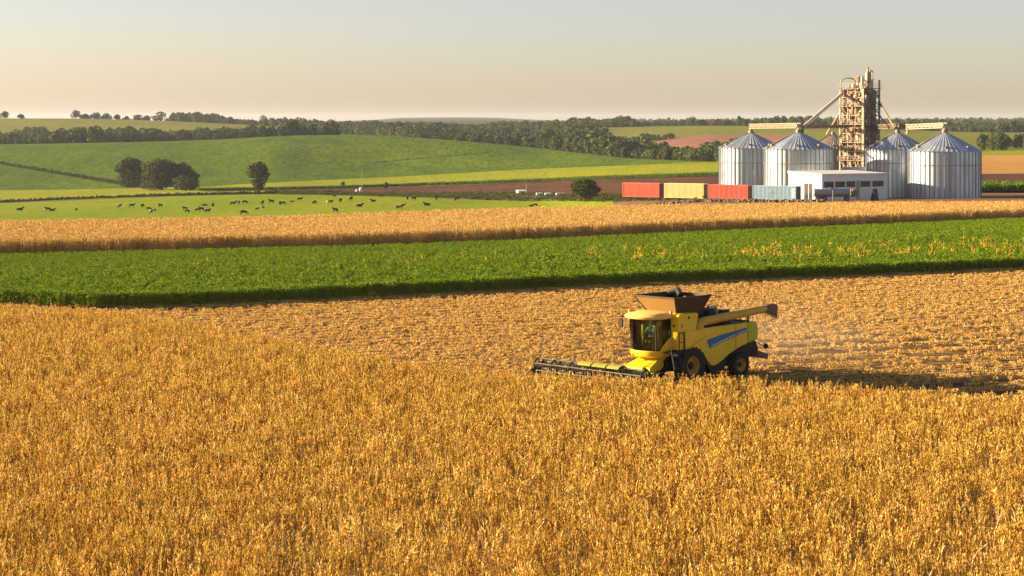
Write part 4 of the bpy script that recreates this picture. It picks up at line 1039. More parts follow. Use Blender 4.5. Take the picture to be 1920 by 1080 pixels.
# ------------------------------------------------------------------ cattle on the pasture
def hide(name, col, patch=None):
    m, nt, b = new_mat(name)
    n1 = noise(nt, 2.2, 2, 0.5)
    c = mixc(nt, n1, tuple(v*.7 for v in col), tuple(v*1.3 for v in col))
    if patch: c = mixc(nt, ramp(nt, noise(nt, 1.1, 1, 0.4), [(0.50, (0,0,0)), (0.54, (1,1,1))]), c, patch)
    nt.links.new(c, b.inputs['Base Color']); b.inputs['Roughness'].default_value = 0.9; b.inputs['Specular IOR Level'].default_value = 0.08
    return m
HIDES = {'black': hide('black_hide', (0.010, 0.006, 0.005)), 'brown': hide('brown_hide', (0.035, 0.014, 0.008)), 'pied': hide('pied_hide', (0.016, 0.009, 0.007), (0.62, 0.52, 0.40)), 'pale': hide('pale_hide', (0.50, 0.40, 0.28))}
def cow_mesh(pose):
    """one continuous body: skin grown over a skeleton"""
    J, E, RD = [], [], []
    def j(p, r, par=None):
        J.append(p); RD.append(r if isinstance(r, tuple) else (r, r))
        if par is not None: E.append((par, len(J)-1))
        return len(J)-1
    lie = pose == 'lying'; zb = 0.42 if lie else 0.98
    pel = j((-.72, 0, zb+.10), (.27, .25)); loin = j((-.3, 0, zb+.02), (.34, .32), pel); chest = j((.3, 0, zb), (.35, .31), loin); sh = j((.68, 0, zb+.10), (.27, .25), chest)
    if pose == 'grazing': nk = j((1.0, 0, .82), (.17, .14), sh); hd = j((1.22, 0, .42), (.14, .12), nk); mz = j((1.34, 0, .14), (.09, .08), hd); up = (1.16, .5)
    else:
        hz_ = .42 if lie else 0
        nk = j((1.0, 0, 1.25-hz_), (.17, .14), sh); hd = j((1.25, 0, 1.42-hz_), (.14, .12), nk); mz = j((1.55, 0, 1.28-hz_), (.09, .08), hd); up = (1.22, 1.5-hz_)
    for s in (-1, 1):
        j((up[0]-.03, s*.27, up[1]), .045, hd)                                    # ears
        if lie:
            k = j((-.6, s*.36, .22), .13, pel); j((-.15, s*.44, .09), .07, k); k = j((.62, s*.28, .2), .11, sh); j((.95, s*.2, .08), .06, k)
        else:
            st = .14 if pose == 'walking' else .03
            k = j((-.62+st*s, s*.20, .66), .15, pel); k2 = j((-.84+st*s, s*.20, .42), .075, k); k3 = j((-.78+st*s, s*.20, .10), .055, k2); j((-.72+st*s, s*.20, .02), .07, k3)
            k = j((.60-st*s, s*.18, .62), .12, sh); k2 = j((.62-st*s, s*.18, .36), .065, k); k3 = j((.60-st*s, s*.18, .10), .05, k2); j((.66-st*s, s*.18, .02), .065, k3)
    t1 = j((-1.02, 0, zb+.12), .05, pel); t2 = j((-1.10, 0, zb-.25), .03, t1); j((-1.09, 0, max(.06, zb-.5)), .055, t2)
    me = bpy.data.meshes.new('cow_skeleton'); me.from_pydata(J, E, [])
    o = bpy.data.objects.new('cow_skeleton', me); COL.objects.link(o)
    sk = o.modifiers.new('skin', 'SKIN'); o.modifiers.new('smooth', 'SUBSURF').levels = 2
    for i, v in enumerate(me.skin_vertices[0].data): v.radius = (RD[i][0]*1.2, RD[i][1]*1.2); v.use_root = (i == 0)
    dg = bpy.context.evaluated_depsgraph_get(); dg.update()
    out = bpy.data.meshes.new_from_object(o.evaluated_get(dg)); out.name = 'cow_body'
    for p in out.polygons: p.use_smooth = True
    bpy.data.objects.remove(o)
    return out
COWS = {}
for pose in ('standing', 'grazing', 'walking', 'lying'):
    base = cow_mesh(pose)
    for hn, hm in HIDES.items():
        c = base.copy(); c.materials.clear(); c.materials.append(hm); COWS[pose, hn] = c
HERD = [  # column, row of the feet, length in pixels, pose, coat, heading, label
 (37,395,11,'lying','black',0,'black cow lying alone, the first one at the left edge of the pasture'),
 (90,396,9,'standing','black',175,'black cow lying flank to flank with another, first of that pair'),
 (98,396,9,'lying','black',10,'black cow lying flank to flank with another, second of that pair'),
 (143,395,6,'grazing','black',80,'small black calf far from the rest, right of the flank to flank pair'),
 (224,390.5,9,'standing','pied',60,'dark cow with pale rump, first of the row of four'),
 (247,389.5,9,'standing','black',10,'black cow second in the row of four, between pale rump and brown'),
 (267,388.5,8,'grazing','brown',70,'brown cow third in the row of four'),
 (301,388.5,8,'standing','black',150,'black cow closing the row of four at its right end'),
 (279,395,8,'grazing','brown',20,'brown cow just behind the pied cow below the row of four'),
 (286,401,10,'walking','pied',-25,'pied cow with white flank walking below the row of four'),
 (347,394.5,8,'standing','brown',200,'brown cow with head to the left, start of the tight bunch'),
 (351,399,8,'grazing','black',-20,'black cow at the front left of the tight bunch'),
 (370,397,8,'standing','black',0,'black cow in the centre of the tight bunch, left of the big one'),
 (378,396,9,'standing','black',160,'biggest black cow in the centre of the tight bunch'),
 (389,400,10,'walking','brown',-20,'brown cow walking off the right end of the tight bunch'),
 (381,386,6,'lying','brown',0,'small brown cow lying above the tight bunch, left of its twin'),
 (386,386,6,'lying','brown',180,'small brown cow lying above the tight bunch, right of its twin'),
 (399,388,8,'standing','black',85,'black cow seen from behind up right of the tight bunch'),
 (436,385,8,'walking','brown',15,'brown cow leading the four below the lone tall tree'),
 (442,382,7,'standing','pied',80,'pied cow just behind the leader of the four below the lone tree'),
 (448,383,7,'standing','black',100,'dark cow third of the four below the lone tree'),
 (459,383,9,'grazing','black',10,'black cow with lowered head ending the four below the lone tree'),
 (457,403.5,12,'grazing','black',5,'large black cow grazing at the very edge of the ripe field'),
 (482,394.5,5,'standing','brown',0,'smallest calf, beside the pied cow near the middle'),
 (493,392,8,'walking','pied',110,'pied cow standing right beside the smallest calf'),
 (492,383,8,'standing','brown',75,'brown cow just above the pied cow and calf'),
 (509,381.5,9,'standing','black',170,'black cow alone between the brown cow and the head to head pair'),
 (525,384.5,8,'standing','black',95,'black cow facing away, left one of the head to head pair'),
 (531,384,8,'grazing','brown',30,'brown cow, right one of the head to head pair'),
 (547,379.5,6,'lying','brown',0,'small brown cow lying right of the head to head pair'),
 (562,377,8,'standing','black',20,'black cow up the slope near the scrub, left of the brown row'),
 (590,382.5,8,'grazing','black',140,'black cow standing by itself left of the cream cow'),
 (614,382.5,7,'standing','pale',95,'cream coloured cow beside a brown one'),
 (620,382,8,'standing','brown',20,'brown cow shoulder to shoulder with the cream one'),
 (627,370.5,6,'standing','black',0,'black cow nearest the white tanks'),
 (638,379.5,8,'walking','brown',70,'brown cow standing below the white tanks'),
 (658,376.5,9,'standing','black',75,'black cow seen from behind just below the tall white tank'),
 (629,398,10,'standing','black',150,'broad black cow at the edge of the ripe field below the brown ones'),
 (674,388,11,'lying','black',0,'black cow lying in the open middle of the pasture'),
 (700,378.5,9,'lying','brown',180,'brown cow lying below the tiny round tree'),
 (714,370.5,6,'standing','brown',0,'small brown cow close to the scrub by the tiny round tree'),
 (745,391,7,'grazing','brown',80,'brown calf left in the trio at the ripe field'),
 (751,391,7,'standing','black',20,'black cow right in the trio at the ripe field'),
 (756,386,7,'lying','black',0,'dark cow lying behind the trio at the ripe field'),
 (764,375.5,7,'standing','black',95,'black cow facing away against the scrub'),
 (776,376,8,'walking','brown',30,'brown cow walking next to the one facing away'),
 (801,386,11,'lying','black',170,'black cow lying low in the right part of the pasture'),
 (818,375.5,6,'standing','black',90,'slim black cow alone before the scrub'),
 (854,376.5,8,'standing','brown',100,'brown cow before the scrub, beside a black one'),
 (858,375,8,'standing','black',10,'black cow before the scrub, beside a brown one'),
 (887,376,7,'standing','brown',0,'brown cow at the start of the three in the scrub'),
 (897,374.5,7,'standing','black',30,'black cow highest of the three in the scrub'),
 (915,376,9,'lying','brown',10,'brown cow lying at the end of the three in the scrub'),
 (985,377.5,7,'lying','brown',0,'brown cow lying where the scrub meets the track'),
 (996,387.5,8,'lying','black',10,'black cow lying at the narrow right end of the pasture'),
 (1004,387,7,'grazing','black',160,'black cow grazing at the narrow right end of the pasture'),
]
for sx, sy, px, pose, coat, head, label in HERD:
    d = find(sx, sy); k = px/(F/d)/2.45
    o = bpy.data.objects.new('cow', COWS[pose, coat]); link(o)
    k = max(k, 0.45)*1.55
    o.location = at(sx, d); o.scale = (k*.86, k*1.2, k*0.95); o.rotation_euler = (0, 0, math.radians(head))
    tag(o, label, 'cow', 'cattle on the pasture')
# ------------------------------------------------------------------ combine harvester (x forward, y to its left, z up)
hv = empty('combine_harvester', HO, math.radians(225), 'yellow combine harvester with raised brown grain tank cutting the ripe crop', 'harvester')
def hpaint(n, c, r=0.45, d=0.22, dc=(0.34, 0.20, 0.05)): return paint(n, c, r, 0.0, d, dc, 0.9, 0.3)
M['yel'] = hpaint('yellow_paint', (0.74, 0.485, 0.006))
M['lime'] = hpaint('yellow_green_paint', (0.45, 0.45, 0.010))
M['roofc'] = hpaint('cream_yellow_paint', (0.78, 0.52, 0.13), 0.5)
M['ochre'] = hpaint('dusty_ochre_panel', (0.30, 0.17, 0.042), 0.65, 0.3, (0.24, 0.15, 0.06))
M['brownshade'] = hpaint('shade_brown_panel', (0.062, 0.032, 0.013), 0.65, 0.4, (0.09, 0.05, 0.02))  # brown darkened for the shade on the flaps; reel and tank floor share it
M['blk'] = paint('black_plastic', (0.014, 0.013, 0.012), 0.6, 0, 0.25, (0.07, 0.045, 0.025), 1.5, 0.2)
M['rubber'] = paint('tyre_rubber', (0.016, 0.015, 0.014), 0.85, 0, 0.35, (0.10, 0.065, 0.035), 2.0, 0.2)
M['blue'] = hpaint('blue_decal', (0.006, 0.115, 0.26), 0.45, 0.06)
M['wht'] = hpaint('white_decal', (0.72, 0.74, 0.76), 0.4, 0.1)
M['rim'] = hpaint('ochre_rim', (0.52, 0.27, 0.03), 0.5, 0.5, (0.10, 0.06, 0.03))
M['steel'] = paint('worn_steel', (0.30, 0.24, 0.19), 0.5, 0.4, 0.5, (0.12, 0.07, 0.04), 1.5)
M['augery'] = hpaint('dusty_auger_paint', (0.60, 0.35, 0.03), 0.5, 0.25, (0.24, 0.15, 0.06))
M['limed'] = hpaint('dusty_lime_paint', (0.30, 0.28, 0.03), 0.6, 0.45, (0.14, 0.09, 0.04))
M['hsteel'] = paint('dusty_dark_steel', (0.10, 0.075, 0.055), 0.6, 0.2, 0.5, (0.20, 0.13, 0.07), 1.5)
M['amber'] = paint('amber_lens', (0.85, 0.22, 0.01), 0.25, 0, 0.05)
M['spoutr'] = paint('brown_rubber', (0.11, 0.07, 0.05), 0.75, 0, 0.4, (0.2, 0.13, 0.07), 1.5)
gm, gnt, gb = new_mat('cab_glass')
gl = gnt.nodes.new('ShaderNodeBsdfGlossy'); gl.inputs['Roughness'].default_value = 0.03; gl.inputs['Color'].default_value = (0.85, 0.85, 0.82, 1)
trn = gnt.nodes.new('ShaderNodeBsdfTransparent'); trn.inputs['Color'].default_value = (0.80, 0.84, 0.70, 1)
fr = gnt.nodes.new('ShaderNodeFresnel'); fr.inputs['IOR'].default_value = 1.5
mx = gnt.nodes.new('ShaderNodeMixShader'); gnt.links.new(fr.outputs[0], mx.inputs[0]); gnt.links.new(trn.outputs[0], mx.inputs[1]); gnt.links.new(gl.outputs[0], mx.inputs[2])
gnt.links.new(mx.outputs[0], gnt.nodes['Material Output'].inputs['Surface']); M['cabglass'] = gm

def B(name, mat, parent=None, bevel=0.0, smooth=False, **k):
    def fin(mb): return mb.build(name, M[mat], parent or hv, bevel=bevel, smooth=smooth, **k)
    return fin
# core and chassis
B('chassis', 'blk', bevel=.03)(MB().box(-4.7, 1.0, -1.28, 1.28, 1.25, 2.68).box(-3.9, 1.3, -.85, .85, .75, 1.3))
B('axle', 'blk')(MB().tube([(0,-1.3,.92),(0,1.3,.92)], .16, 10).tube([(-3.75,-1.2,.62),(-3.75,1.2,.62)], .13, 10).box(-.5, .5, -.9, .9, .7, 1.3))
SIDE = [(0.64,2.70),(-0.3,2.75),(-1.4,2.78),(-2.5,2.79),(-4.14,2.80),(-4.14,1.70),(-3.7,1.61),(-3.24,1.47),(-2.7,1.25),(-2.2,.98),(-1.9,.86),(-1.68,.80),(-1.49,.82),(-1.2,1.02),(-.98,1.26),(-.76,1.46),(-.5,1.64),(-.23,1.75),(.1,1.82),(.58,1.78)]
for s in (1, -1):
    y0, y1 = sorted((s*1.36, s*1.47))
    sp = B('side_panel', 'yel', bevel=.045, seg=3)(MB().prism(SIDE, y0, y1, 'y'))
    yo = s*1.470; a, b = sorted((yo, yo+s*.008))
    B('panel_seam', 'blk', sp)(MB().box(-3.262, -3.238, a, b, 1.52, 2.76).prism([(.6,1.86),(.05,1.98),(-.75,2.28),(-1.05,2.36),(-1.05,2.345),(-.75,2.262),(.05,1.962),(.6,1.842)], a, b, 'y'))
    a2, b2 = sorted((yo, yo+s*.014))
    B('blue_decal', 'blue', sp)(MB().prism([(-1.05,2.15),(-1.30,1.70),(-1.62,1.78),(-2.3,1.95),(-3.22,2.17),(-3.22,2.44),(-2.3,2.36),(-1.6,2.24)], a2, b2, 'y').prism([(-3.29,2.185),(-4.08,2.33),(-4.08,2.55),(-3.29,2.45)], a2, b2, 'y'))
    a3, b3 = sorted((yo+s*.015, yo+s*.022))
    B('white_stripe', 'wht', sp)(MB().prism([(-1.36,1.79),(-1.42,1.83),(-2.3,2.055),(-3.2,2.275),(-3.2,2.245),(-2.3,2.015)], a3, b3, 'y').prism([(-3.31,2.26),(-4.06,2.43),(-4.06,2.40),(-3.31,2.235)], a3, b3, 'y'))
# rear hood in yellow green
B('rear_hood', 'lime', bevel=.12, seg=4)(MB().prism([(-4.16,2.80),(-4.16,1.70),(-4.5,1.74),(-5.0,1.86),(-5.02,2.45),(-4.93,2.74),(-4.8,2.80)], -1.465, 1.465, 'y'))
B('side_vent', 'blk')(MB().box(-4.6, -4.25, -1.2, 1.2, 2.78, 2.86))
# grain tank
TK = B('grain_tank', 'yel', bevel=.05, seg=3)(MB().prism([(1.12,2.70),(1.12,3.52),(1.02,3.60),(-.34,3.60),(-.42,3.50),(-.22,2.72)], -1.47, 1.47, 'y'))
B('tank_front_post', 'yel', bevel=.04)(MB().box(.66, 1.10, -1.40, 1.40, 1.80, 2.695))
B('tank_vent', 'blk', TK)(MB().box(.30, .42, 1.47, 1.482, 3.32, 3.46).box(.86, .93, 1.47, 1.482, 2.92, 3.08).box(1.12, 1.132, 1.1, 1.2, 2.95, 3.08))
b0 = [(.70,.95),(.70,-.95),(-1.25,-.95),(-1.25,.95)]; b1 = [(1.32,1.36),(1.32,-1.36),(-1.55,-1.36),(-1.55,1.36)]
for i, (nm, mt) in enumerate((('tank_flap','ochre'),('tank_flap','brownshade'),('tank_flap','brownshade'),('tank_flap','brownshade'))):  # front flap in the lit ochre, the others with shade in their colour
    (xa, ya), (xb, yb) = b0[i], b0[(i+1) % 4]; (xc, yc), (xd, yd) = b1[i], b1[(i+1) % 4]
    zt_ = 4.40
    q = [Vector((xa,ya,3.55)), Vector((xb,yb,3.55)), Vector((xd,yd,zt_)), Vector((xc,yc,zt_))]
    nrm = (q[1]-q[0]).cross(q[3]-q[0]).normalized()*.035
    m = MB(); m.loft([[p for p in q], [p+nrm for p in q]])
    fl = m.build(nm, M[mt], TK)
    rimm = MB(); rimm.bar(q[2], q[3], .06); rimm.bar(q[0].lerp(q[3], .02), q[3], .045); rimm.build('flap_edge', M['brownshade'], fl)
m = MB(); m.tube([(-1.2,-1.1,3.7),(-1.25,-1.15,4.42),(-1.25,-.6,4.55),(-1.0,-.2,4.3)], .17, 8); m.build('fill_auger', M['blk'], TK, smooth=True)
B('tank_floor', 'brownshade', TK)(MB().box(-1.3, .72, -.97, .97, 3.45, 3.545))
# engine deck: dark, cluttered
ed = B('engine_deck', 'blk')(MB().box(-4.1, -.45, -1.25, 1.25, 2.6, 2.80))
for i in range(40):
    x, y, z = R.uniform(-3.9, -1.5), R.uniform(-1.0, 1.0), 2.8
    w, d_, h = R.uniform(.1, .4), R.uniform(.1, .35), R.uniform(.3, .95)*(1.05 if x > -2.6 else .7)
    m = MB()
    if i % 3: m.box(x-w, x+w, y-d_, y+d_, z, z+h); m.build('engine_box', M['blk'], ed, bevel=.04)
    else: m.tube([(x-w, y, z), (x-w, y, z+h), (x+w*2, y+R.uniform(-.3,.3), z+h+.05)], R.uniform(.05, .1), 7); m.build('engine_pipe', M['steel' if R.random() < .5 else 'blk'], ed, smooth=True)
m = MB(); m.lathe([(.10,0),(.22,.05),(.22,.8),(.1,.9)], 14, axis='x', c=(-2.9,.3,3.32), cap=True); m.build('exhaust_silencer', M['steel'], ed, smooth=True)
m = MB(); m.lathe([(.05,2.8),(.14,2.82),(.14,3.45),(.2,3.5),(.2,3.62),(.05,3.66)], 14, c=(-2.25,-.5,0), cap=True); m.build('air_intake', M['blk'], ed, smooth=True)
m = MB()
for x in (-4.0,-3.1,-2.2): m.bar((x,1.15,2.8),(x,1.15,3.25),.035)
m.bar((-4.0,1.15,3.25),(-2.2,1.15,3.25),.035); m.build('deck_rail', M['blk'], ed)
# unloading auger folded back along the near side
au = B('unloading_auger', 'augery', smooth=True)(MB().tube([(-.62,1.32,2.74),(-.60,1.32,2.92),(-.70,1.32,3.04),(-.95,1.33,3.09),(-3.2,1.36,3.24),(-5.6,1.40,3.40)], [.26,.26,.25,.225,.215,.205], 16))
m = MB(); m.loft([[(-5.5+dx,1.40+dy,3.40+dz) for dx,dy,dz in ((0,.2,.2),(0,-.2,.2),(0,-.2,-.2),(0,.2,-.2))], [(-5.95,1.40+dy,3.43+dz) for dy,dz in ((.24,.22),(-.24,.22),(-.24,-.30),(.24,-.30))], [(-6.25,1.40+dy,3.40+dz) for dy,dz in ((.22,.20),(-.22,.20),(-.2,-.52),(.2,-.52))], [(-6.36,1.40+dy,3.36+dz) for dy,dz in ((.2,.12),(-.2,.12),(-.17,-.50),(.17,-.50))]]); m.build('spout', M['spoutr'], au, bevel=.04)
MB().bar((-4.3,1.36,2.78),(-4.3,1.38,3.14),.06).build('auger_rest', M['blk'], au)
# cab
plan = [(1.12,.88),(1.75,.93),(2.12,.80),(2.34,.50),(2.42,.18),(2.42,-.18),(2.34,-.50),(2.12,-.80),(1.75,-.93),(1.12,-.88)]
def ringz(z, g=1.0, fx=0.0): return [(1.12+(x-1.12)*g+fx*(x-1.12)/1.3, y*g, z) for x, y in plan]
cabr = B('cab_floor', 'blk')(MB().loft([ringz(1.62), ringz(1.80)]))
# windscreen and door glass as separate panes of one thin skin
def skin(idx, z0, z1, name, mat, parent, th=.02):
    a = [ringz(z0)[i] for i in idx]; b = [ringz(z1, 1.0, .07)[i] for i in idx]; c_ = Vector((1.6, 0, 0)); m = MB()
    for k in range(len(idx)-1):
        q = [Vector(a[k]), Vector(a[k+1]), Vector(b[k+1]), Vector(b[k])]
        nrm = (q[1]-q[0]).cross(q[3]-q[0]).normalized()*th
        m.loft([[p for p in q], [p+nrm for p in q]])
    return m.build(name, M[mat], parent)
skin([2,3,4,5,6,7], 1.80, 3.36, 'windscreen', 'cabglass', hv, .006)
cd = B('cab_door', 'blk')(MB().bar((1.14,.90,1.80),(1.14,.90,3.36),.09).bar((2.10,.81,1.80),(2.17,.83,3.36),.07).bar((1.14,.90,3.33),(2.17,.83,3.33),.06).bar((1.14,.90,1.82),(2.1,.81,1.82),.05))
skin([0,1,2], 1.82, 3.33, 'door_glass', 'cabglass', cd, .006)
MB().prism([(1.14,1.80),(1.14,2.42),(1.30,2.36),(1.75,2.02),(1.98,1.80)], .945, .965, 'y').build('door_panel', M['yel'], cd)
MB().bar((1.35,.97,2.45),(1.35,.97,2.6),.04).build('handle', M['blk'], cd)
c2 = B('cab_door', 'blk')(MB().bar((1.14,-.90,1.80),(1.14,-.90,3.36),.09).bar((2.10,-.81,1.80),(2.17,-.83,3.36),.06).bar((1.14,-.90,3.33),(2.17,-.83,3.33),.06))
skin([7,8,9], 1.82, 3.33, 'door_glass', 'cabglass', c2, .006)
B('cab_rear_wall', 'blk')(MB().box(1.125, 1.16, -.86, .86, 1.8, 2.35).box(1.125, 1.16, -.86, .86, 2.35, 3.36))
B('cab_skirt', 'yel', bevel=.05, smooth=True, seg=3)(MB().loft([ringz(1.44, .93), ringz(1.52, 1.02), ringz(1.76, 1.04), ringz(1.80, 1.0)]))
def rr(z, g, ox=0): return [(1.05+(x-1.12)*g*1.12+ox, y*g, z) for x, y in plan]
rf = B('cab_roof', 'roofc', smooth=True, angle=60)(MB().loft([rr(3.355,1.06,.02), rr(3.40,1.20,.03), rr(3.50,1.22,.03), rr(3.60,1.12,.02), rr(3.66,.90), rr(3.69,.5,.05)]))
M['lamp'] = paint('lamp_glass', (.7,.68,.6), .15, 0, .1)
for y in (-.6, -.25, .25, .6): MB().box(2.50-abs(y)*.35, 2.545-abs(y)*.35, y-.09, y+.09, 3.41, 3.49).build('work_light', M['lamp'], rf, bevel=.01)
for y in (-1.02, 1.02): MB().lathe([(.02,3.55),(.07,3.55),(.075,3.72),(.04,3.77),(.01,3.78)], 12, c=(2.0 if y < 0 else 1.2, y, 0), cap=True).build('beacon', M['amber'], rf, smooth=True)
for s in (-1,):
    mm = MB().tube([(2.2,s*.95,3.42),(2.45,s*1.18,3.40),(2.45,s*1.2,3.30)], .022, 6).build('mirror_arm', M['blk'], rf)
    MB().box(2.42, 2.49, s*1.2-.13, s*1.2+.13, 2.86, 3.32).build('mirror', M['blk'], mm, bevel=.02)
MB().tube([(2.38,-.75,1.75),(2.75,-.95,1.72),(2.8,-1.0,1.7)], .025, 6).box(2.74,2.82,-1.08,-.94,1.62,1.8).build('step_lamp', M['blk'], hv)
# inside the cab
B('seat', 'lime', bevel=.05)(MB().box(1.32, 1.75, -.26, .26, 2.12, 2.28).box(1.24, 1.38, -.27, .27, 2.25, 2.95))  # lime stands in for the yellow-green reflection in the cab glass
B('glass_reflection_seat', 'lime', bevel=.05)(MB().box(1.62, 2.0, -.72, -.42, 2.15, 2.3).box(1.58, 1.70, -.74, -.40, 2.3, 3.0))  # second seat added, its lime carrying the same glass reflection
st = B('steering_column', 'blk')(MB().tube([(2.2,0,1.8),(1.98,0,2.52)], .06, 8))
MB().tube([(1.98+.06*math.cos(t)*.5, .19*math.sin(t), 2.54+.17*math.cos(t)*.6) for t in np.linspace(0, 2*math.pi, 17)], .017, 6, cap=False).build('steering_wheel', M['blk'], st)
B('console', 'steel', bevel=.03)(MB().box(1.4, 1.95, .42, .62, 1.8, 2.4).box(1.85, 1.95, .45, .66, 2.45, 2.75))
# feeder house and header
B('feeder_house', 'yel', bevel=.04)(MB().loft([[(1.1,y,z) for y,z in ((-.62,1.0),(.62,1.0),(.62,1.55),(-.62,1.55))], [(2.95,y,z) for y,z in ((-.66,.35),(.66,.35),(.66,1.02),(-.66,1.02))]]))
B('feeder_shield', 'yel', bevel=.03)(MB().loft([[(1.35,y,z) for y,z in ((.63,.95),(.68,.95),(.68,1.58),(.63,1.58))], [(2.75,y,z) for y,z in ((.67,.42),(.98,.42),(.98,1.0),(.67,1.06))]]))
B('feeder_ram', 'steel')(MB().tube([(.9,.5,.75),(2.6,.55,.38)], .06, 8).tube([(.9,-.5,.75),(2.6,-.55,.38)], .06, 8))
hy0, hy1 = -6.05, 1.60
hd = B('header', 'limed', bevel=.02)(MB().prism([(2.95,.22),(3.02,.22),(3.02,.78),(2.92,.84),(2.88,.78),(2.95,.75)], hy0, hy1, 'y').prism([(3.0,.20),(4.1,.12),(4.1,.16),(3.0,.26)], hy0, hy1, 'y'))
MB().tube([(3.32,hy0+.1,.48),(3.32,hy1-.1,.48)], .17, 12).build('auger_drum', M['hsteel'], hd, smooth=True)
fl = MB()
for i in range(84):
    y = hy0+.15+(hy1-hy0-.3)*i/84; t = i*.9; fl.add([(3.32+.17*math.cos(t),y,.48+.17*math.sin(t)),(3.32+.29*math.cos(t),y,.48+.29*math.sin(t)),(3.32+.29*math.cos(t+.9),y+.11,.48+.29*math.sin(t+.9)),(3.32+.17*math.cos(t+.9),y+.11,.48+.17*math.sin(t+.9))], [(0,1,2,3)])
fl.build('auger_flight', M['hsteel'], hd)
for y in (hy0, hy1):
    m = MB(); m.prism([(2.88,.12),(4.1,.06),(4.5,.12),(4.1,.40),(3.6,.62),(2.9,.85)], y-.04, y+.04, 'y'); m.build('divider', M['hsteel'], hd, bevel=.02)
# pickup reel: six bats with tines, end arcs, lime shields in the middle
rx, rz_, rr_ = 3.55, .66, .37
rl = B('reel', 'brownshade')(MB().tube([(rx,hy0+.2,rz_),(rx,hy1-.2,rz_)], .08, 10))
for k in range(6):
    t = k*math.pi/3+.35; x, z = rx+rr_*math.cos(t), rz_+rr_*math.sin(t)
    b = MB().tube([(x,hy0+.2,z),(x,hy1-.2,z)], .032, 6)
    for y in np.arange(hy0+.3, hy1-.25, .17): b.bar((x,y,z),(x-.05,y,z-.26),.014)
    b.build('bat', M['hsteel'], rl)
for y in np.linspace(hy0+.2, hy1-.2, 7):
    m = MB(); m.tube([(rx+rr_*math.cos(t), y, rz_+rr_*math.sin(t)) for t in np.linspace(0, 2*math.pi, 19)], .04, 6, cap=False)
    for k in range(6): t = k*math.pi/3+.35; m.bar((rx,y,rz_),(rx+rr_*math.cos(t),y,rz_+rr_*math.sin(t)),.05)
    m.build('spider', M['blk'], rl)
for y0, y1 in ((-2.9,-2.0),(-1.9,-1.0),(-.9,-.1)):
    m = MB(); m.loft([[(rx+.48*math.cos(t), y, rz_+.48*math.sin(t)) for t in np.linspace(.7, 2.6, 8)]+[(rx+.45*math.cos(t), y, rz_+.45*math.sin(t)) for t in np.linspace(2.6, .7, 8)] for y in (y0, y1)])
    m.build('reel_shield', M['limed'], rl)
for y in (hy0+.05, -1.4, hy1-.05):
    m = MB(); m.bar((2.95,y,.82),(rx,y,rz_+.02),.09,.12); m.build('reel_arm', M['blk'], hd)
# wheels
def wheel(x, y, r, w, rim_r, lugs, name='wheel'):
    s = 1 if y > 0 else -1
    wb = MB(); wb.lathe([(rim_r,-w*.40),(r*.80,-w*.5),(r*.95,-w*.48),(r,-w*.3),(r,w*.3),(r*.95,w*.48),(r*.80,w*.5),(rim_r,w*.40)], 36, axis='y', c=(x,y,r))
    for k in range(lugs):
        for e in (-1, 1):
            t = 2*math.pi*(k+(.5 if e > 0 else 0))/lugs; c_, q = math.cos(t), math.sin(t); c2_, q2 = math.cos(t+.12), math.sin(t+.12)
            wb.bar((x+r*1.005*c_, y+e*w*.04, r+r*1.005*q), (x+r*.985*c2_, y+e*w*.47, r+r*.985*q2), .075, .075)
    wo = wb.build(name, M['rubber'], hv, smooth=True, angle=30)
    rb_ = MB().lathe([(.04,s*w*.02),(rim_r*.35,s*w*.02),(rim_r*.45,s*w*.14),(rim_r*.72,s*w*.10),(rim_r*.86,s*w*.30),(rim_r,s*w*.42),(rim_r*1.03,s*w*.42),(rim_r*1.03,-s*w*.42)], 28, axis='y', c=(x,y,r)).build('rim', M['rim'], wo, smooth=True, angle=30)
    m = MB(); m.lathe([(.01,s*w*.24),(rim_r*.28,s*w*.22),(rim_r*.32,s*w*.02)], 14, axis='y', c=(x,y,r))
    for k in range(8): t = k*math.pi/4; m.tube([(x+rim_r*.4*math.cos(t), y+s*w*.05, r+rim_r*.4*math.sin(t)), (x+rim_r*.4*math.cos(t), y+s*w*.2, r+rim_r*.4*math.sin(t))], .03, 6)
    m.build('hub', M['blk'], wo, smooth=True, angle=30)
for s in (1, -1): wheel(0, s*1.22, .94, .62, .47, 20); wheel(-3.75, s*1.20, .64, .46, .34, 16)
# fenders, rear steering, chopper, spreader tail, lamp on stalk
for s in (1, -1):
    pth = [(.78,1.72),(.45,1.92),(0,1.98),(-.42,1.86),(-.80,1.56),(-1.12,1.12),(-1.42,.80),(-1.72,.48)]
    inn = [(.72,1.66),(.42,1.85),(0,1.91),(-.38,1.79),(-.74,1.50),(-1.06,1.07),(-1.38,.76),(-1.68,.44)]
    y0, y1 = sorted((s*.95, s*1.50)); y2, y3 = sorted((s*1.50, s*1.515))
    pth = [(x, z-.10) for x, z in pth]; inn = [(x, z-.10) for x, z in inn]
    fm = MB()
    for i in range(len(pth)-1): fm.prism([pth[i], pth[i+1], inn[i+1], inn[i]], y0, y1, 'y')
    fm.build('fender', M['blk'], hv)
    wide = MB(); low = [(x-.10*abs(nx), z-.16) for (x, z), nx in zip(inn, np.linspace(.0, .6, len(inn)))]
    for i in range(len(inn)-1): wide.prism([pth[i], pth[i+1], low[i+1], low[i]], y2, y3, 'y')
    wide.build('fender_skirt', M['blk'], hv)
B('skid_guard', 'blk', bevel=.03)(MB().prism([(-1.5,.85),(-1.75,.42),(-2.6,.50),(-2.9,1.2),(-2.2,1.0)], -1.30, 1.30, 'y'))
B('straw_chopper', 'blk', bevel=.05)(MB().prism([(-4.1,1.72),(-4.98,1.84),(-5.25,1.40),(-5.15,1.0),(-4.4,.95),(-3.6,1.25)], -1.25, 1.25, 'y'))
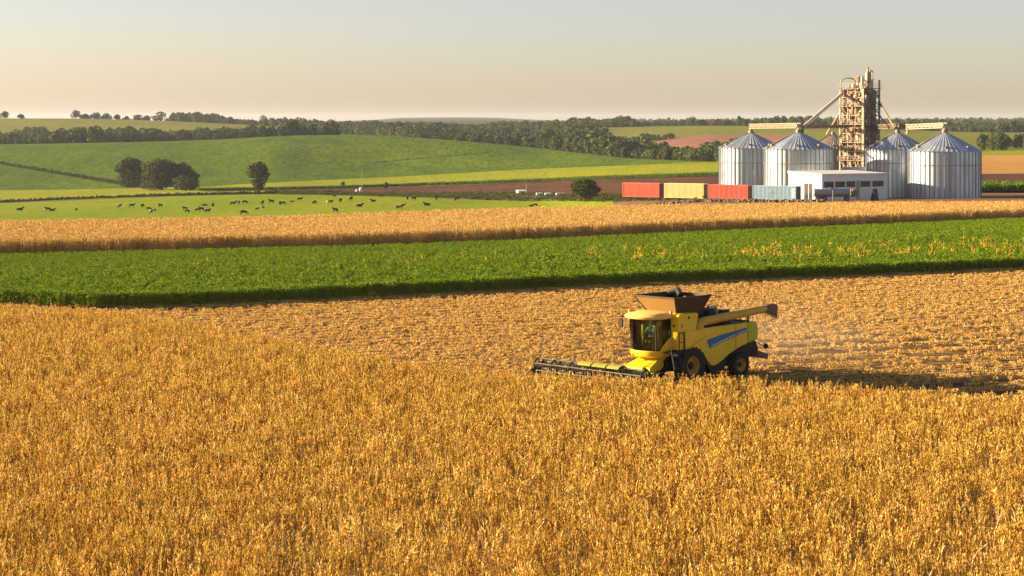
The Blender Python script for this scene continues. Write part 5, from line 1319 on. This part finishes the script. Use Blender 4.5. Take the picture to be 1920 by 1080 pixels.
B('rear_frame', 'blk')(MB().box(-4.4,-3.2,-.5,.5,.6,1.3).tube([(-3.75,.9,.7),(-3.3,.7,1.3)],.09,8).tube([(-3.75,-.9,.7),(-3.3,-.7,1.3)],.09,8))
B('spreader_tail', 'spoutr', bevel=.04)(MB().loft([[(-5.1,y,z) for y,z in ((-.95,1.05),(.95,1.05),(.95,1.42),(-.95,1.42))], [(-5.75,y,z) for y,z in ((-.95,.82),(.95,.82),(.95,1.12),(-.95,1.12))], [(-6.5,y,z) for y,z in ((-.85,.62),(.85,.62),(.85,.92),(-.85,.92))]]))
tl = B('tail_lamp_arm', 'blk')(MB().tube([(-4.95,1.2,1.75),(-5.4,1.32,1.5),(-5.67,1.35,1.45)], .02, 6))
MB().lathe([(.02,-.05),(.13,-.04),(.14,.03),(.05,.07)], 14, axis='x', c=(-5.70,1.35,1.42), cap=True).build('tail_lamp', M['blk'], tl, smooth=True)
# the rear half is a little longer than drawn above: draw it out, wheels moved whole
def draw_out(o, inwheel=False):
    w = inwheel or o.name.startswith('wheel')
    if o.type == 'MESH':
        xs = [v.co.x for v in o.data.vertices]
        if w:
            if min(xs) < -2:
                for v in o.data.vertices: v.co.x -= 0.22
        else:
            for v in o.data.vertices:
                if v.co.x < -1.5: v.co.x = -1.5+(v.co.x+1.5)*1.09
    for c in o.children: draw_out(c, w)
bpy.context.view_layer.update()
draw_out(hv)
# platform, rail and ladder at the cab door
B('platform', 'blk')(MB().box(.70, 1.75, .97, 1.52, 1.68, 1.74))
m = MB()
for p_ in ((.72,1.50),(1.12,1.50),(1.72,1.50)): m.bar((*p_,1.74),(*p_,2.66),.035)
m.bar((.72,1.50,2.66),(1.12,1.50,2.66),.035); m.bar((1.12,1.5,2.2),(.72,1.5,2.2),.03); m.build('handrail', M['blk'], hv)
m = MB()
for x in (1.15, 1.68): m.bar((x,1.50,1.72),(x,1.78,.42),.05,.09)
for i in range(5): z = 1.50-.26*i; y = 1.50+.28*(1.72-z)/1.3; m.box(1.17,1.66,y-.10,y+.10,z-.02,z+.02)
m.build('ladder', M['blk'], hv)
B('side_hose', 'blk', smooth=True)(MB().tube([(.9,1.3,1.6),(.95,1.35,1.1),(1.3,1.2,.8),(2.2,.95,.8)], .04, 6).tube([(.8,1.33,1.6),(.8,1.38,1.0),(1.2,1.25,.7)], .035, 6).box(.72,1.02,1.0,1.34,.95,1.5))
B('trim_light', 'wht')(MB().box(1.05,1.12,1.02,1.30,1.50,1.60))

# --- driver in the seat: one continuous body, clothes as children
def person_seated(loc, rz):
    root = None
    J, E, RD = [], [], []
    def j(p, r, par=None):
        J.append(p); RD.append(r if isinstance(r, tuple) else (r, r))
        if par is not None: E.append((par, len(J)-1))
        return len(J)-1
    pel = j((0,0,.10),(.15,.12)); wa = j((.01,0,.30),(.14,.11),pel); ch = j((.02,0,.50),(.16,.12),wa); nk = j((.03,0,.66),.06,ch); hd0 = j((.05,0,.75),(.085,.075),nk); hd1 = j((.06,0,.86),(.095,.08),hd0); j((.05,0,.93),(.07,.06),hd1)
    j((.15,0,.80),.018,hd0)                                                        # nose
    for s in (-1, 1):
        j((.05,s*.085,.82),.02,hd1)                                                # ears
        sh = j((.02,s*.20,.58),.065,ch); el = j((.16,s*.27,.34),.048,sh); wr = j((.40,s*.18,.40),.034,el); pm = j((.47,s*.16,.42),(.036,.018),wr)
        for f in range(4): a = j((.52,s*(.13+.022*f),.435),.0095,pm); j((.545,s*(.13+.022*f),.405+.004*f),.0085,a)
        th = j((.49,s*.115,.44),.011,pm); j((.52,s*.10,.445),.009,th)
        hp = j((.10,s*.10,.07),.09,pel); kn = j((.44,s*.13,.10),.065,hp); an = j((.50,s*.13,-.28),.045,kn); j((.62,s*.13,-.32),.04,an)
    me = bpy.data.meshes.new('person'); me.from_pydata(J, E, [])
    o = bpy.data.objects.new('driver_skeleton', me); COL.objects.link(o)
    o.modifiers.new('skin', 'SKIN'); o.modifiers.new('smooth', 'SUBSURF').levels = 2
    for i, v in enumerate(me.skin_vertices[0].data): v.radius = RD[i]; v.use_root = (i == 0)
    dg = bpy.context.evaluated_depsgraph_get(); dg.update()
    body = bpy.data.meshes.new_from_object(o.evaluated_get(dg)); bpy.data.objects.remove(o)
    sk = paint('skin', (.42,.24,.15), .6, 0, .1); body.materials.clear(); body.materials.append(sk)
    for p in body.polygons: p.use_smooth = True
    root = bpy.data.objects.new('person', body); link(root); root.matrix_world = Matrix.Translation(loc) @ Matrix.Rotation(rz, 4, 'Z')
    def garment(name, keep, mat, off):
        bm = bmesh.new(); bm.from_mesh(body)
        bmesh.ops.delete(bm, geom=[f for f in bm.faces if not keep(f.calc_center_median())], context='FACES')
        bm.normal_update()
        for v in bm.verts: v.co += v.normal*off
        m2 = bpy.data.meshes.new(name); bm.to_mesh(m2); bm.free(); m2.materials.clear(); m2.materials.append(mat)
        g = bpy.data.objects.new(name, m2); link(g, root); return g
    garment('shirt', lambda c: c.z > .16 and c.z < .655 and c.x < .36 and not (c.x > .2 and c.z < .2), paint('teal_shirt', (.05,.30,.33), .8, 0, .1), .014)
    garment('trousers', lambda c: c.z <= .18 and c.z > -.25, paint('dark_trousers', (.04,.045,.06), .85, 0, .1), .012)
    garment('cap', lambda c: c.z > .87, paint('white_cap', (.72,.70,.66), .8, 0, .1), .016)
    for s in (-1, 1): MB().lathe([(.001,.0),(.009,.002),(.012,.008)], 8, axis='x', c=(.142,s*.033,.845), cap=True).build('eye', M['blk'], root)
    MB().box(.128,.139,-.024,.024,.765,.772).build('mouth', M['spoutr'], root)
    return root
pw = Matrix.Translation(HO) @ Matrix.Rotation(math.radians(225), 4, 'Z') @ Vector((1.50, 0.0, 2.26))
tag(person_seated(pw, math.radians(225)), 'driver in teal shirt and white cap sitting at the wheel inside the harvester cab', 'person')
# ------------------------------------------------------------------ dust thrown up behind the harvester
dm = bpy.data.materials.new('dust'); dm.use_nodes = True
nt = dm.node_tree; nt.nodes.remove(nt.nodes['Principled BSDF'])
vol = nt.nodes.new('ShaderNodeVolumePrincipled'); vol.inputs['Color'].default_value = (0.93, 0.74, 0.50, 1); vol.inputs['Anisotropy'].default_value = 0.3
tc = nt.nodes.new('ShaderNodeTexCoord')
ln_ = N(nt, 'ShaderNodeVectorMath', operation='LENGTH'); nt.links.new(tc.outputs['Object'], ln_.inputs[0])
fall = N(nt, 'ShaderNodeMapRange'); nt.links.new(ln_.outputs['Value'], fall.inputs['Value'])
fall.inputs['From Min'].default_value = 1.0; fall.inputs['From Max'].default_value = 0.15; fall.inputs['To Min'].default_value = 0.0; fall.inputs['To Max'].default_value = 1.0
nz = noise(nt, 2.6, 4, 0.6, vec=tc.outputs['Object'])
mm = N(nt, 'ShaderNodeMapRange'); nt.links.new(nz, mm.inputs['Value']); mm.inputs['From Min'].default_value = 0.35; mm.inputs['From Max'].default_value = 0.7
m1 = N(nt, 'ShaderNodeMath', operation='MULTIPLY'); nt.links.new(fall.outputs[0], m1.inputs[0]); nt.links.new(mm.outputs[0], m1.inputs[1])
m2 = N(nt, 'ShaderNodeMath', operation='MULTIPLY'); nt.links.new(m1.outputs[0], m2.inputs[0]); m2.inputs[1].default_value = 0.065
nt.links.new(m2.outputs[0], vol.inputs['Density'])
nt.links.new(vol.outputs[0], nt.nodes['Material Output'].inputs['Volume'])
m = MB(); m.lathe([(0.02,-1),(.5,-.87),(.87,-.5),(1,0),(.87,.5),(.5,.87),(0.02,1)], 20, cap=True)
o = m.build('dust', dm); o['kind'] = 'stuff'; o['label'] = 'thin pale dust drifting behind the harvester'
c = Matrix.Translation(HO) @ Matrix.Rotation(math.radians(225), 4, 'Z') @ Vector((-9.0, -0.6, 1.1))
o.location = c; o.scale = (8.5, 5.0, 3.0); o.rotation_euler = (0, 0, math.radians(20))
# ------------------------------------------------------------------ the evening air
hz = MB().box(-6500, 6500, -60, 13500, -30, 60)
m = bpy.data.materials.new('air'); m.use_nodes = True
nt = m.node_tree; nt.nodes.remove(nt.nodes['Principled BSDF'])
vol = nt.nodes.new('ShaderNodeVolumePrincipled')
vol.inputs['Color'].default_value = (0.88, 0.92, 1.0, 1); vol.inputs['Density'].default_value = 0.00004; vol.inputs['Anisotropy'].default_value = 0.2
nt.links.new(vol.outputs[0], nt.nodes['Material Output'].inputs['Volume'])
o = hz.build('haze', m); o['kind'] = 'stuff'
SC.cycles.volume_bounces = 0
